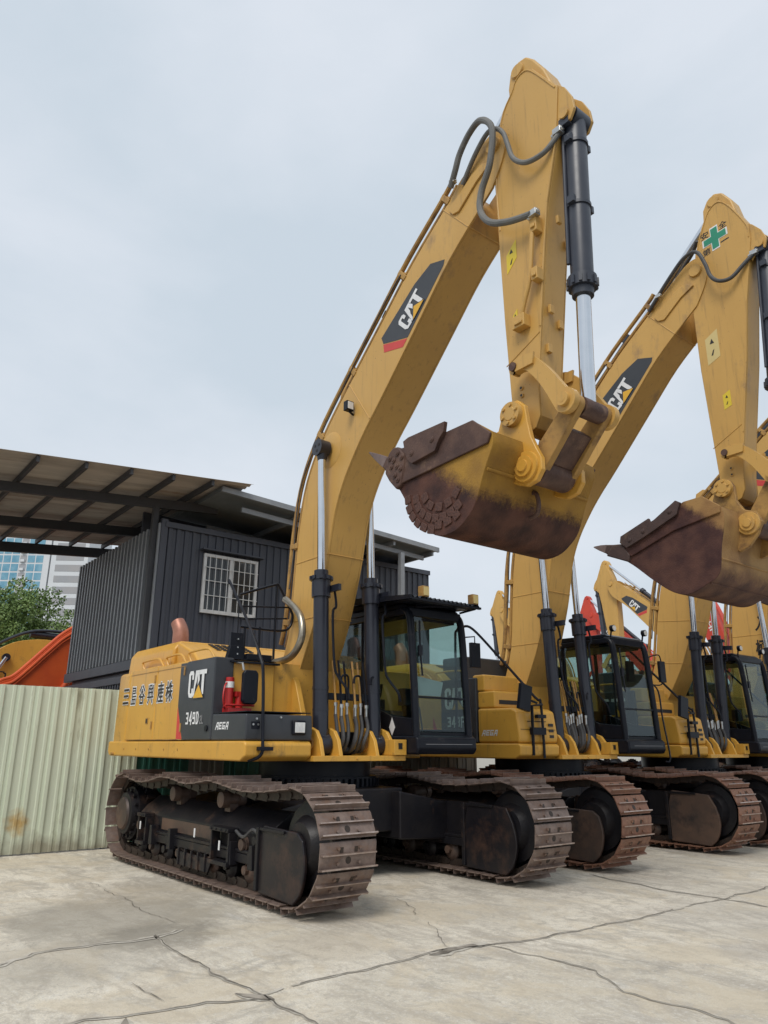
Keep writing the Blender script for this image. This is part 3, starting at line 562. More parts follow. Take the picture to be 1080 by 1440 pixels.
        hr = MB(); hr.tube(spline([(-.2, -1.55, 1.45), (-.2, -1.60, 1.55), (-.2, -1.60, 3.0), (-.16, -1.6, 3.2), (-.05, -1.58, 3.25), (.1, -1.5, 3.2), (.45, -1.3, 2.75), (.95, -1.12, 2.15), (1.02, -1.08, 2.05), (1.04, -1.08, 1.3)], 5), .020, 8)
        hr.tube([(1.03, -1.3, 1.34), (1.04, -1.3, 2.02), (1.04, -1.08, 2.04)], .022, 8); hr.box(1.01, 1.07, -1.33, -1.05, 1.62, 1.72); hr.box(1.0, 1.06, -1.2, -1.02, 1.85, 1.9)
        hr.build('front_handrail', BLK, root)
        mm = MB(); Mr = Matrix.Translation((1.1, -1.5, 2.12)) @ Matrix.Rotation(R(-12), 4, 'X'); mm.box(-.03, .03, -.13, .10, -.18, .18, Mr); mm.tube([(1.08, -1.42, 2.1), (1.05, -1.2, 2.06)], .018, 8)
        mm.build('front_mirror', BLK, root, bevel=.02)
        mm = MB(); mm.box(.02, .08, -1.52, -1.33, 2.62, 3.0); mm.tube([(.0, -1.58, 3.08), (.05, -1.42, 3.1), (.05, -1.42, 2.98)], .012, 6); mm.build('rear_mirror', BLK, root, bevel=.025)
    # ---------------- boom foot bracket
    YB0, YB1 = (-.34, .22)
    for y0, y1 in ((-.44, -.36), (.24, .32)):
        k = MB(); k.prism([(-.75, 1.45), (.48, 1.45), (.36, 1.75), (.16, 2.22), (.02, 2.36), (-.16, 2.44), (-.36, 2.40), (-.52, 2.22), (-.66, 1.9)], y0, y1); k.build('boom_bracket', YEL, root, bevel=.012)
    k = MB(); k.steps((FOOT[0], -.50, FOOT[1]), (FOOT[0], .40, FOOT[1]), [(0, .06), (0, .10), (.06, .115), (.94, .115), (1, .10)], 24); k.build('boom_foot_pin', YEL, root)
    k = MB(); k.prism([(-.30, 2.28), (-.16, 2.36), (-.02, 2.12), (-.06, 1.98), (-.22, 1.96), (-.30, 2.05)], -.525, -.50)
    for x, z in ((-.20, 2.26), (-.13, 2.02), (-.2, 2.13)): k.cyl((x, -.525, z), (x, -.545, z), .022, 10)
    k.build('pin_lock_plate', YEL, root, bevel=.006)
    # ---------------- boom
    back = spline([bz(p) for p in BACK], 4); belly = spline([bz(p) for p in BELLY], 4); tip = spline([bz(p) for p in TIP], 3)
    foot = [bz(p) for p in [(-.06, 2.06), (-.16, 1.99), (-.28, 2.0), (-.37, 2.08), (-.41, 2.2)]]
    outline = [(p[0], p[1]) for p in back+tip+belly+foot]
    b = MB()
    i0 = len(back)
    body_back = back; body = [(p[0], p[1]) for p in back]+[bz((3.34, 7.50)), bz((3.34, 7.12))]+[(p[0], p[1]) for p in belly[2:]]+foot
    b.prism(body, YB0+.03, YB1-.03)
    for y0, y1 in ((YB0, YB0+.03), (YB1-.03, YB1)): b.prism(outline, y0, y1)
    boom = b.build('boom', YELB, root, ang=28, bevel=.005, seg=1)
    # welds across boom, tip reinforcement and pin
    w = MB()
    for (x0, z0), (x1, z1) in (((-.095, 3.80), (.67, 3.80)), ((1.07, 6.02), (1.52, 5.38)), ((2.95, 7.60), (3.35, 7.12)), ((-.18, 3.02), (.42, 3.02))):
        p, q = bz((x0, z0)), bz((x1, z1)); w.tube([(p[0], YB0-.001, p[1]), (q[0], YB0-.001, q[1])], .007, 6)
        w.tube([(q[0]+.003, YB0, q[1]), (q[0]+.003, YB1, q[1])], .007, 6)
    w.build('weld_seam', YELB, boom)
    rp = MB(); rp.prism([bz(p) for p in [(3.06, 7.50), (3.12, 7.42), (3.22, 7.40), (3.52, 7.62), (3.74, 7.72), (3.62, 7.80), (3.45, 7.76), (3.2, 7.60), (3.1, 7.58)]], YB0-.025, YB0); rp.build('tip_doubler', YELB, boom, bevel=.008)
    pn = MB(); c = bz((3.79, 7.93)); pn.steps((c[0], YB0-.035, c[1]), (c[0], YB1+.035, c[1]), [(0, .07), (0, .09), (.04, .10), (.96, .10), (1, .09)], 24); pn.build('stick_pin', YELB, boom)
    bs = MB(); c = bz((.66, 5.22)); bs.steps((c[0], YB0-.02, c[1]), (c[0], YB1+.02, c[1]), [(0, .20), (.03, .25), (.97, .25), (1, .20)], 36); bs.build('cylinder_boss', YELB, boom)
    # decals on both flanks
    for side in (-1, 1):
        y = YB0 if side < 0 else YB1; nn = (0, side, 0)
        blk = [(2.97, 6.91), (2.76, 6.97), (2.47, 6.84), (1.74, 6.41), (1.80, 6.19), (2.30, 6.16)]
        blk = [(2.98, 6.93), (2.78, 6.995), (2.50, 6.87), (1.70, 6.28), (1.66, 6.17), (1.62, 5.94), (1.90, 5.90), (2.55, 6.50)]
        def Q(t, s, d=0): # t along the boom, s across it (0 at the belly edge)
            a = Vector((1.50, 5.36))+Vector((.707, .707))*(0 if side < 0 or cfg['kind'] == 1 else .5); p = a+Vector((.707, .707))*t+Vector((-.707, .707))*s; p = bz((p.x, p.y)); return (p[0], y+side*d, p[1])
        od = [Q(1.13, .04), Q(.88, .46), Q(.92, .56), Q(1.70, .42), Q(2.0, .30), Q(2.12, .07), Q(2.06, .04)]
        if side > 0: od = od[::-1]
        sheet('charcoal_decal', od, DECB, boom, .003, nn)
        rs = [Q(1.0, .04), Q(.80, .36), Q(.87, .455), Q(1.115, .04)]
        if side > 0: rs = rs[::-1]
        sheet('red_stripe', rs, REDDEC, boom, .003, nn)
        if side < 0:
            o_, a_, u_ = Vector(Q(1.17, .10)), Vector(Q(1.68, .08)), Vector(Q(1.17, .37)); decal_cat(boom, o_+Vector((0, -.004, 0)), a_-o_, u_-o_, (u_-o_).length, (a_-o_).length)
        else:
            o_, a_, u_ = Vector(Q(1.70, .08)), Vector(Q(1.18, .08)), Vector(Q(1.70, .36)); decal_cat(boom, o_+Vector((0, .004, 0)), a_-o_, u_-o_, (u_-o_).length, (a_-o_).length)
    # work lamp
    c = bz((1.17, 5.60)); l = MB(); l.box(c[0]-.03, c[0]+.05, YB0-.14, YB0-.03, c[1]-.02, c[1]+.11); l.tube([(c[0], YB0, c[1]-.05), (c[0]+.02, YB0-.08, c[1]-.03)], .015, 8); lo = l.build('boom_lamp', BLK, boom, bevel=.018)
    l = MB(); l.box(c[0]+.05, c[0]+.058, YB0-.128, YB0-.042, c[1]-.005, c[1]+.095); l.build('lens', LAMPG, lo, bevel=.012)
    # pipes along the back of the boom
    def off(pts, d):
        P = [Vector(p) for p in pts]; o2 = []
        for i, p in enumerate(P):
            t_ = (P[min(i+1, len(P)-1)]-P[max(i-1, 0)]).normalized(); o2.append((p.x-t_.y*d, p.y+t_.x*d))
        return o2
    bk = back[6:]
    for d_, yy, rr_, mm_ in ((.17, YB0+.02, .032, YELD), (.06, YB0+.04, .026, YELD), (.06, YB0+.14, .020, YELD), (.13, YB1-.05, .022, YELD)):
        pts = off(bk, d_); p = MB(); p.tube([(a, yy, c_) for a, c_ in pts], rr_, 8); p.build('boom_pipe', mm_, boom)
    hs = MB(); pts = off(bk[8:34], .10); hs.tube([(a, YB0-.015+.02*math.sin(i*.5), c_) for i, (a, c_) in enumerate(pts)], .009, 6); hs.build('lamp_cable', HOSE, boom)
    for t_ in (4, 12, 22, 27, 33, 38, 42):
        if t_ < len(bk)-1:
            a = Vector(bk[t_]); d = (Vector(bk[t_+1])-a).normalized(); ang = math.atan2(d.y, d.x)
            M = Matrix.Translation((a.x, 0, a.y)) @ Matrix.Rotation(-ang, 4, 'Y'); k = MB(); k.box(-.035, .035, YB0-.012, YB0+.08, -.01, .19, M); k.box(-.05, .05, YB0+.0, YB0+.17, .03, .09, M); k.build('pipe_clamp', YELD, boom, bevel=.008)
    a = Vector(bk[30]); k = MB(); k.cyl((a.x-.05, YB0+.05, a.y+.06), (a.x+.02, YB0+.05, a.y+.13), .035, 10); k.build('grease_block', BLK, boom)
    # ---------------- boom cylinders
    top = bz((.64, 5.22)); base = (.80, 1.47)
    for yc in (-.46, .32):
        P0 = Vector((base[0], yc, base[1])); P1 = Vector((top[0], yc, top[1])); Ld = (P1-P0).length; dd = (P1-P0).normalized()
        c = MB(); tb_ = 1.98/Ld
        c.steps(P0, P1, [(0, .095), (tb_-.004, .095), (tb_-.004, .10)], 24)
        c.steps(P0+dd*(.62), P0+dd*.66, [(0, .10), (1, .10)], 24); c.steps(P0+dd*(.38), P0+dd*.40, [(0, .099), (1, .099)], 24)
        c.cyl((P0.x, yc-.085, P0.z), (P0.x, yc+.085, P0.z), .13, 24)
        c.steps(P0+dd*1.74, P0+dd*2.08, [(0, .118), (.62, .118), (.62, .135), (.78, .135), (.78, .09), (1, .09)], 24)
        for q in range(10):
            a = 2*math.pi*q/10; c.box(.118, .15, -.02, .02, 0, .04, Matrix.Translation(P0+dd*1.96) @ Matrix.Rotation(a, 4, 'Z'))
        c.box(P0.x-.06, P0.x+.17, yc+.09, yc+.13, 3.28, 3.36)
        co = c.build('boom_cylinder', CYL, root, ang=40)
        pp = MB(); pp.tube(spline([(.80, yc+.15, 3.30), (.84, yc+.15, 3.1), (.80, yc+.13, 3.0), (.86, yc+.13, 2.4), (.90, yc+.16, 2.25), (1.0, yc+.22, 2.1), (1.02, yc+.25, 1.98)], 5), .016, 8); pp.build('feed_pipe', BLK, co)
        r_ = MB(); r_.steps(P0+dd*2.05, P1-dd*.10, [(0, .052), (1, .052)], 24); r_.build('rod', CHR, co, ang=60)
        e = MB(); e.cyl((P1.x, yc-.085, P1.z), (P1.x, yc+.07, P1.z), .115, 24); e.steps(P1-dd*.17, P1-dd*.02, [(0, .06), (1, .085)], 18)
        sgn = -1 if yc < 0 else 1
        for q in range(3): aa = 2*math.pi*q/3+.5; e.use(1).cyl((P1.x+.05*math.cos(aa), yc-.087, P1.z+.05*math.sin(aa)), (P1.x+.05*math.cos(aa), yc-.09, P1.z+.05*math.sin(aa)), .02, 8)
        e.build('rod_eye', [CYL, DRK], co, ang=40)
        for s_ in (-1, 1):
            k = MB(); k.prism([(P0.x-.30, 1.34), (P0.x+.26, 1.34), (P0.x+.20, 1.52), (P0.x+.12, 1.62), (P0.x, 1.66), (P0.x-.12, 1.62), (P0.x-.2, 1.52)], yc+s_*.125-.025, yc+s_*.125+.025)
            ek = k.build('cylinder_lug', YEL, root, bevel=.008)
            k = MB(); k.cyl((P0.x, yc+s_*.15, P0.z+.01), (P0.x, yc+s_*.175, P0.z+.01), .09, 20); k.build('lug_boss', YELD, ek)
    # hydraulic hoses between the cylinders
    for k in range(8):
        y = -.27+k*.055+(.04 if k > 3 else 0); x = .78+.05*math.sin(k*2.1); zt = 1.93-.02*(k % 3)
        hh = MB(); hh.tube(spline([(x-.05, y, 2.45), (x, y, 2.2), (x+.04, y, zt)], 4), .014, 8); hh.build('steel_pipe', BLK if k % 2 else YELD, root)
        hh = MB(); hh.cyl((x+.04, y, zt-.13), (x+.04, y, zt), .018, 8); hh.cyl((x+.04, y, zt-.02), (x+.04, y, zt+.02), .024, 6); hh.build('hose_fitting', SILV, root)
        hh = MB(); hh.tube(spline([(x+.04, y, zt-.12), (x+.08, y, 1.65), (x+.10, y-.01*k, 1.5), (x-.02, y-.04, 1.38+.01*(k % 3)), (x-.22, y-.10, 1.42), (x-.35, y-.1, 1.5)], 5), .022, 8); hh.build('hydraulic_hose', HOSE, root)
    hb = MB(); hb.box(.74, .80, -.36, .36, 1.98, 2.06); hb.build('hose_bracket', BLK, root, bevel=.006); hb = MB(); hb.box(.2, .56, -.34, .24, 1.345, 1.62); hb.build('valve_block', BLK, root, bevel=.02)
    for y in (-.24, -.05, .2):
        q = MB(); q.tube(spline([(.88, y, 2.18), (.86, y+.03, 2.26), (.8, y+.16, 2.26), (.78, y+.18, 2.05)], 4), .014, 8); q.build('steel_pipe', BLK, root)
    if cfg['kind'] == 1:
        sp = MB(); sp.tube(spline([(-.6, -.60, 2.50), (-.1, -.60, 2.47), (.28, -.58, 2.52), (.46, -.56, 2.72), (.42, -.54, 2.95), (.25, -.52, 3.12), (-.1, -.48, 3.3)], 7), .045, 14); sp.build('steel_hose', STEELB, root)
    # ---------------- CAB
    build_cab(root, cfg)
    # ---------------- STICK
    ST = cfg['stick']; y0s, y1s = -.32, .04
    stk = MB(); stk.prism(ST['outline'], y0s+.02, y1s-.02)
    pl_ = ST['outline']
    for y0, y1 in ((y0s, y0s+.02), (y1s-.02, y1s)): stk.prism(ST.get('plate', pl_), y0, y1)
    so = stk.build('stick', YELB, root, bevel=.008, seg=1, ang=28)
    cc_ = Vector((sum(p[0] for p in pl_[6:14])/8, sum(p[1] for p in pl_[6:14])/8)); rim = [tuple(Vector(p)+(cc_-Vector(p))*.07) for p in pl_[5:13]]
    k = MB(); k.tube([(p[0], y0s-.002, p[1]) for p in spline(rim, 4)], .009, 6); k.tube([(p[0]-.012, y0s-.001, p[1]) for p in pl_[13:-4]], .010, 6); k.build('weld_seam', YELB, so)
    # peak bosses and bucket-cylinder ears
    px, pz = ST['peak']; k = MB(); k.prism(ST['tail'], -.27, -.01); k.build('stick_tail', YELB, so, bevel=.03)
    k = MB(); k.steps((px, -.295, pz), (px, .015, pz), [(0, .05), (0, .08), (.05, .09), (.95, .09), (1, .08)], 20); k.build('stick_cylinder_pin', YELB, so)
    ex_, ez_ = ST['ear']
    for y in (-.285, .005):
        k = MB(); k.prism(ST['earpoly'], y-.018, y+.018); k.build('cylinder_ear', YELB, so, bevel=.006)
    k = MB(); k.steps((ex_, -.33, ez_), (ex_, .05, ez_), [(0, .055), (1, .055)], 16); k.build('cylinder_pin', YELB, so)
    fl, ll = ST['fold'], None
    k = MB(); k.tube([(fl[0][0]-.02, y0s-.001, fl[0][1]), (fl[1][0], y0s-.001, fl[1][1])], .006, 6); k.build('weld_seam', YELB, so)
    # stick cylinder above the boom
    c0 = bz((.90, 6.16)); c1 = (px, pz); P0 = Vector((c0[0], -.06, c0[1])); P1 = Vector((c1[0], -.12, c1[1])); dd = (P1-P0).normalized(); Ld = (P1-P0).length
    c = MB(); c.steps(P0, P0+dd*2.15, [(0, .09), (.93, .09), (.93, .12), (1, .12)], 20); c.cyl(P0+Vector((0, -.1, 0)), P0+Vector((0, .1, 0)), .11, 18); co = c.build('stick_cylinder', CYL, root, ang=40)
    r_ = MB(); r_.steps(P0+dd*2.1, P1, [(0, .055), (1, .055)], 18); r_.build('rod', CHR, co, ang=60)
    k = MB()
    for y in (-.22, .10): k.prism([bz(p) for p in [(.62, 5.55), (1.25, 6.15), (1.02, 6.24), (.90, 6.27), (.76, 6.2)]], y-.02, y+.02)
    k.build('stick_cylinder_lug', YELB, boom, bevel=.006)
    # bucket cylinder
    P0 = Vector((ex_, -.14, ez_)); P1 = Vector((ST['link'][0], -.14, ST['link'][1])); dd = (P1-P0).normalized(); Ld = (P1-P0).length; bl = ST['barrel']
    c = MB(); c.steps(P0, P0+dd*bl, [(0, .10), (.02, .112), (.90, .112)], 24); c.steps(P0+dd*(bl*.9), P0+dd*bl, [(0, .14), (.6, .14), (.6, .11), (1, .105)], 24)
    for q in range(12):
        a = 2*math.pi*q/12; M = Matrix.Translation(P0+dd*(bl*.93)) @ dd.to_track_quat('Z', 'Y').to_matrix().to_4x4() @ Matrix.Rotation(a, 4, 'Z'); c.box(.12, .155, -.016, .016, -.03, .05, M)
    for tt_ in (.14, .5):
        c.steps(P0+dd*bl*tt_, P0+dd*(bl*tt_+.035), [(0, .125), (1, .125)], 20); c.box(P0.x+dd.x*bl*tt_-.03, P0.x+dd.x*bl*tt_+.05, -.29, -.25, P0.z+dd.z*bl*tt_-.03, P0.z+dd.z*bl*tt_+.05); c.box(P0.x+dd.x*bl*tt_-.03, P0.x+dd.x*bl*tt_+.05, 0, .04, P0.z+dd.z*bl*tt_-.03, P0.z+dd.z*bl*tt_+.05)
    c.box(P0.x-.08, P0.x+.04, -.31, -.17, P0.z-.12, P0.z-.03)
    c.cyl(P0+Vector((0, -.11, 0)), P0+Vector((0, .11, 0)), .12, 20)
    co = c.build('bucket_cylinder', CYLT, root, ang=40)
    t_ = MB(); s0 = P0+dd*.1+Vector((-.075, -.105, 0)); t_.tube([s0, s0+dd*(bl*.78)], .020, 8); t_.build('feed_pipe', CYLT, co)
    r_ = MB(); r_.steps(P0+dd*(bl-.02), P1-dd*.05, [(0, .072), (1, .072)], 24); r_.build('rod', CHR, co, ang=60)
    # linkage
    A, B, Cq, D = ST['armpin'], ST['link'], ST['bpin'], ST['spin']
    for y in (-.47, .12):
        k = MB(); mid = ((A[0]+B[0])/2+.06, (A[1]+B[1])/2+.10)
        up_ = spline([(A[0]-.03, A[1]+.07), (A[0]+.16, A[1]+.085), (mid[0]+.04, mid[1]+.04), (B[0]+.02, B[1]+.12)], 5); dn = spline([(B[0]-.10, B[1]-.06), (mid[0]-.04, mid[1]-.12), (A[0]+.12, A[1]-.07), (A[0]-.03, A[1]-.07)], 5)
        k.prism(list(up_)+arc(B[0], B[1], .12, 80, -150, 12)+list(dn)+arc(A[0], A[1], .075, 270, 90, 8), y-.02, y+.05); k.prism([(A[0]+.02, A[1]-.06), (A[0]+.24, A[1]-.055), (A[0]+.26, A[1]+.06), (A[0]+.02, A[1]+.065)], y-.045, y-.02)
        ko = k.build('guide_link', YELB, root, bevel=.010)
        k = MB(); k.steps((A[0], y-.06, A[1]), (A[0], y+.06, A[1]), [(0, .022), (0, .045), (1, .045)], 16); k.build('guide_pin', BRST, ko)
        k = MB(); k.steps((B[0], y-.06, B[1]), (B[0], y+.02, B[1]), [(0, .04), (0, .065), (1, .07)], 20); k.steps((B[0], y-.062, B[1]), (B[0], y-.058, B[1]), [(0, .035), (1, .035)], 14); k.build('link_pin', YELB, ko)
    k = MB(); k.steps((B[0], -.42, B[1]), (B[0], .14, B[1]), [(0, .072), (.25, .075), (.25, .095), (.8, .095), (.8, .075), (1, .072)], 24); k.build('rod_end_tube', BRST, root)
    for y in (-.38, .02):
        k = MB(); k.prism(hull_link(B, .09, Cq, .12), y, y+.08); k.build('power_link', YELD, root, bevel=.010)
    k = MB(); d = (Vector(Cq)-Vector(B)).normalized(); nn = Vector((-d.y, d.x)); q1 = Vector(B)+d*.22; q2 = Vector(Cq)-d*.12
    k.prism([tuple(q1+nn*.07), tuple(q2+nn*.07), tuple(q2-nn*.07), tuple(q1-nn*.07)], -.31, .03); k.cyl((Cq[0], -.36, Cq[1]), (Cq[0], .08, Cq[1]), .135, 24); k.build('power_link_web', BRST, root, bevel=.01)
    # ---------------- BUCKET
    build_bucket(root, cfg['bucket'], D, Cq)
    # hoses and pipes on the stick
    for nm, pts, rr_, mm_ in cfg['hoses']:
        k = MB(); k.tube(spline(pts, 8), rr_, 10); k.build(nm, mm_, root)
    for c, s_ in cfg['fittings']:
        k = MB(); k.box(c[0]-s_, c[0]+s_, c[1]-s_*.8, c[1]+s_*.8, c[2]-s_*.7, c[2]+s_*.7); k.cyl((c[0]-s_*1.6, c[1], c[2]-s_*.4), (c[0]+s_*1.2, c[1], c[2]+s_*.3), s_*.6, 8); k.build('hose_fitting', SILV, root, bevel=.006)
    for c, sx, sz in cfg['clamps']:
        k = MB(); k.box(c[0]-sx, c[0]+sx, y0s-.10, y0s, c[1]-sz, c[1]+sz); k.box(c[0]-sx*.5, c[0]+sx*.7, y0s-.12, y0s-.10, c[1]-sz*.6, c[1]-sz*.1); k.build('pipe_clamp', YELB, so, bevel=.008)
    for pts, mm_ in cfg['stickers']:
        sheet('warning_sticker', [(x, y0s-.001, z) for x, z in pts], mm_, so, .002, (0, -1, 0))
        cx_ = sum(p[0] for p in pts)/len(pts); cz_ = sum(p[1] for p in pts)/len(pts)
        hh_ = max(p[1] for p in pts)-min(p[1] for p in pts); ww_ = max(p[0] for p in pts)-min(p[0] for p in pts)
        sheet('sticker_pictogram', [(cx_-ww_*.17, y0s-.0045, cz_+hh_*.12), (cx_+ww_*.17, y0s-.0045, cz_+hh_*.12), (cx_, y0s-.0045, cz_+hh_*.27)], DRK, so, .001, (0, -1, 0))
        sheet('sticker_pictogram', [(cx_-ww_*.16, y0s-.0045, cz_-hh_*.24), (cx_-ww_*.02, y0s-.0045, cz_-hh_*.24), (cx_+ww_*.12, y0s-.0045, cz_-hh_*.06), (cx_-ww_*.0, y0s-.0045, cz_-hh_*.10)], DRK, so, .001, (0, -1, 0))
    for x, z in cfg['bolts']:
        k = MB(); k.cyl((x, y0s-.012, z), (x, y0s+.01, z), .024, 10); k.use(1).cyl((x, y0s-.014, z), (x, y0s-.012, z), .014, 8); k.build('tapped_boss', [YELB, DRK], so)
    for x, z, yy in cfg['front_pads']:
        k = MB(); k.box(x-.01, x+.025, yy-.03, yy+.03, z-.045, z+.045); k.build('pipe_pad', YELB, so, bevel=.006)
    return root

def build_cab(root, cfg):
    y0, y1 = .62, 1.60; xr = -.70
    def fx(z): return 1.24-.12*(z-1.35)/1.8                      # the front face leans back
    A = lambda z: (fx(z), z)
    fr = MB()
    # corner pillars
    for y in (y0+.045, y1-.045):
        fr.tube(spline([(fx(1.45)-.02, y, 1.40), (fx(2.2)-.015, y, 2.2), (fx(2.9)-.02, y, 2.9), (fx(3.1)-.06, y, 3.10), (fx(3.15)-.16, y, 3.15)], 4), .05, 10)
        fr.tube([(.12, y, 1.5), (.10, y, 3.15)], .035, 8); fr.tube([(xr+.05, y, 1.5), (xr+.05, y, 3.10)], .05, 8)
        fr.box(xr, 1.03, y-.045, y+.045, 3.08, 3.16)
    fr.box(fx(3.1)-.14, fx(3.1)-.02, y0+.04, y1-.04, 3.06, 3.17)
    fr.box(xr, xr+.08, y0+.04, y1-.04, 3.06, 3.16)
    cab = fr.build('cab_frame', BLK, root, bevel=.012)
    b = MB()
    b.prism([(xr, 1.36), (1.26, 1.36), (1.30, 1.42), (1.29, 1.55), (1.24, 1.58), (xr, 1.58)], y0-.01, y1+.01); b.build('cab_base', BLK, cab, bevel=.03, seg=3)
    k = MB(); k.box(1.296, 1.300, y0+.12, y1-.08, 1.475, 1.482); k.build('bumper_line', GRYL, cab)
    b = MB(); b.prism([(xr, 1.58), (fx(1.6)-.04, 1.58), (fx(1.75)-.04, 1.78), (.75, 1.82), (.10, 2.05), (xr, 2.05)], y0+.01, y0+.05); b.prism([(xr, 1.58), (fx(1.6)-.04, 1.58), (fx(1.75)-.04, 1.78), (.75, 1.82), (.10, 2.05), (xr, 2.05)] if cfg['kind'] == 2 else [(xr, 1.58), (1.16, 1.58), (1.16, 1.66), (.2, 1.68), (xr, 1.68)], y1-.05, y1-.01)
    b.box(xr, xr+.04, y0, y1, 1.58, 2.3); b.box(xr+.05, 1.0, y0+.06, y1-.06, 3.03, 3.07); b.box(fx(1.6)-.10, fx(1.6)-.03, y0+.05, y1-.05, 1.56, 1.62); b.build('cab_panel', BLK, cab, bevel=.008)
    b = MB(); b.prism([(xr, 3.16), (1.0, 3.16), (1.05, 3.19), (.98, 3.23), (xr+.05, 3.26)], y0+.02, y1-.02); b.build('cab_roof', BLK, cab, bevel=.02)
    # glazing
    g = MB(); zz = [1.62, 2.035]; t = .006
    def pane(z0, z1, ya, yb): 
        g.v += []; b0 = len(g.v)
        P = [(fx(z0)-.02, ya, z0), (fx(z0)-.02, yb, z0), (fx(z1)-.02, yb, z1), (fx(z1)-.02, ya, z1)]
        g.v += P+[(x-t, y, z) for x, y, z in P]
        for q in ((0, 1, 2, 3), (7, 6, 5, 4), (0, 4, 5, 1), (2, 6, 7, 3), (1, 5, 6, 2), (3, 7, 4, 0)): g.face([b0+i for i in q])
    pane(1.63, 2.03, y0+.09, y1-.09); pane(2.05, 3.05, y0+.09, y1-.09); g.build('front_glass', GLS, cab)
    g = MB(); g.box(xr+.1, .09, y0+.03, y0+.036, 2.05, 3.08); g.prism([(.14, 2.05), (.75, 1.84), (1.12, 1.80), (1.05, 3.08), (.14, 3.08)], y0+.03, y0+.036); g.build('right_glass', GLS, cab)
    g = MB(); g.box(xr+.1, .09, y1-.036, y1-.03, 2.05 if cfg['kind'] == 2 else 1.69, 3.08); g.prism([(.14, 2.05), (.75, 1.84), (1.12, 1.80), (1.05, 3.08), (.14, 3.08)] if cfg['kind'] == 2 else [(.14, 1.69), (1.14, 1.67), (1.05, 3.08), (.14, 3.08)], y1-.036, y1-.03); g.build('door_glass', GLS, cab)
    g = MB(); g.box(xr+.01, xr+.016, y0+.1, y1-.1, 2.12, 3.05); g.build('rear_glass', GLS, cab)
    k = MB(); k.box(fx(2.04)-.035, fx(2.04), y0+.08, y1-.08, 2.028, 2.052); k.build('glass_bar', BLK, cab)
    # wiper
    k = MB(); k.tube([(fx(2.9)+.01, y0+.16, 3.0), (fx(2.6)+.015, y0+.15, 2.62), (fx(2.3)+.01, y0+.17, 2.3)], .012, 6); k.box(fx(2.6), fx(2.6)+.03, y0+.12, y0+.18, 2.55, 2.68); k.build('wiper', BLK, cab)
    # interior: seat, armrest consoles, levers
    s = MB(); s.box(-.35, .2, y0+.28, y1-.28, 1.78, 1.92); s.prism([(-.42, 1.85), (-.28, 1.85), (-.38, 2.62), (-.50, 2.60)], y0+.30, y1-.30); s.box(-.49, -.41, y0+.36, y1-.36, 2.64, 2.84); s.build('operator_seat', SEAT, cab, bevel=.04, seg=3)
    s = MB()
    for y in (y0+.17, y1-.25): s.box(-.25, .32, y, y+.09, 1.6, 2.05); s.tube([(.26, y+.045, 2.08), (.30, y+.045, 2.25)], .02, 8)
    s.box(-.1, .0, y0+.1, y0+.18, 1.6, 2.0); s.tube([(.75, y0+.4, 1.6), (.68, y0+.4, 1.95)], .012, 6); s.tube([(.75, y0+.55, 1.6), (.68, y0+.55, 1.95)], .012, 6); s.box(.78, .9, y0+.10, y0+.26, 1.95, 2.16); s.build('control_console', BLK, cab, bevel=.015)
    if cfg['kind'] == 1:
        # bolted-on rain visor of ribbed sheet with two yellow lamps
        v = MB(); n = 16; pts = []
        for i in range(n*2+1):
            y = y0-.22+i*(y1-y0+.24)/(n*2); pts.append((y, 3.235+(.022 if i % 2 else -.022)))
        b0 = len(v.v)
        for y, z in pts: v.v += [(1.42, y, z-.0), (.2, y, z+.10)]
        for i in range(len(pts)-1): v.face([b0+2*i, b0+2*i+2, b0+2*i+3, b0+2*i+1])
        vo = v.build('visor_sheet', BLK, cab); sm = vo.modifiers.new('thick', 'SOLIDIFY'); sm.thickness = .006
        v = MB(); v.prism([(1.44, 3.20), (1.44, 3.25), (-.2, 3.40), (-.2, 3.30)], y0-.24, y0-.21); v.box(1.40, 1.44, y0-.21, y1+.02, 3.195, 3.222); v.tube([(1.15, y0+.1, 3.17), (1.38, y0+.6, 3.20)], .012, 6); v.tube([(1.15, y1-.1, 3.17), (1.40, y1-.05, 3.2)], .014, 6); v.build('visor_frame', BLK, cab)
        v = MB(); v.prism([(1.36, 3.19), (1.38, 3.215), (-.2, 3.30), (-.2, 3.262), (.9, 3.24)], y0-.20, y1-.02); v.build('roof_guard', BLK, cab, bevel=.006)
        v = MB(); v.cyl((.3, y0-.05, 3.38), (.3, y0+.55, 3.38), .07, 12); v.build('rolled_wiper_blind', BLK, cab)
        for y in (y0+.06, y1-.04):
            l = MB(); l.box(1.30, 1.40, y-.055, y+.055, 3.26, 3.40); l.tube([(1.35, y, 3.2), (1.35, y, 3.27)], .02, 6); lo = l.build('roof_lamp', YELD, cab, bevel=.012); l = MB(); l.box(1.401, 1.408, y-.045, y+.045, 3.275, 3.385); l.build('lens', CREAM, lo, bevel=.004)
        sheet('diamond_sticker', [(.78, y0+.0095, 1.58), (.84, y0+.0095, 1.68), (.78, y0+.0095, 1.80), (.72, y0+.0095, 1.68)], WHT, cab, .002, (0, -1, 0))
        sheet('paper_notice', [(fx(2.1)-.035, y0+.10, 2.06), (fx(2.1)-.035, y0+.50, 2.06), (fx(2.3)-.035, y0+.56, 2.24), (fx(2.3)-.035, y0+.10, 2.30)], GLSW, cab, .002, (-1, 0, 0))
    else:
        for y in (y0+.05, y1-.05):
            l = MB(); l.cyl((1.10, y, 3.31), (1.16, y, 3.31), .055, 16); l.tube([(1.08, y, 3.18), (1.10, y, 3.28)], .014, 6); lo = l.build('roof_lamp', BLK, cab); l = MB(); l.cyl((1.161, y, 3.31), (1.168, y, 3.31), .045, 16); l.build('lens', LAMPG, lo)
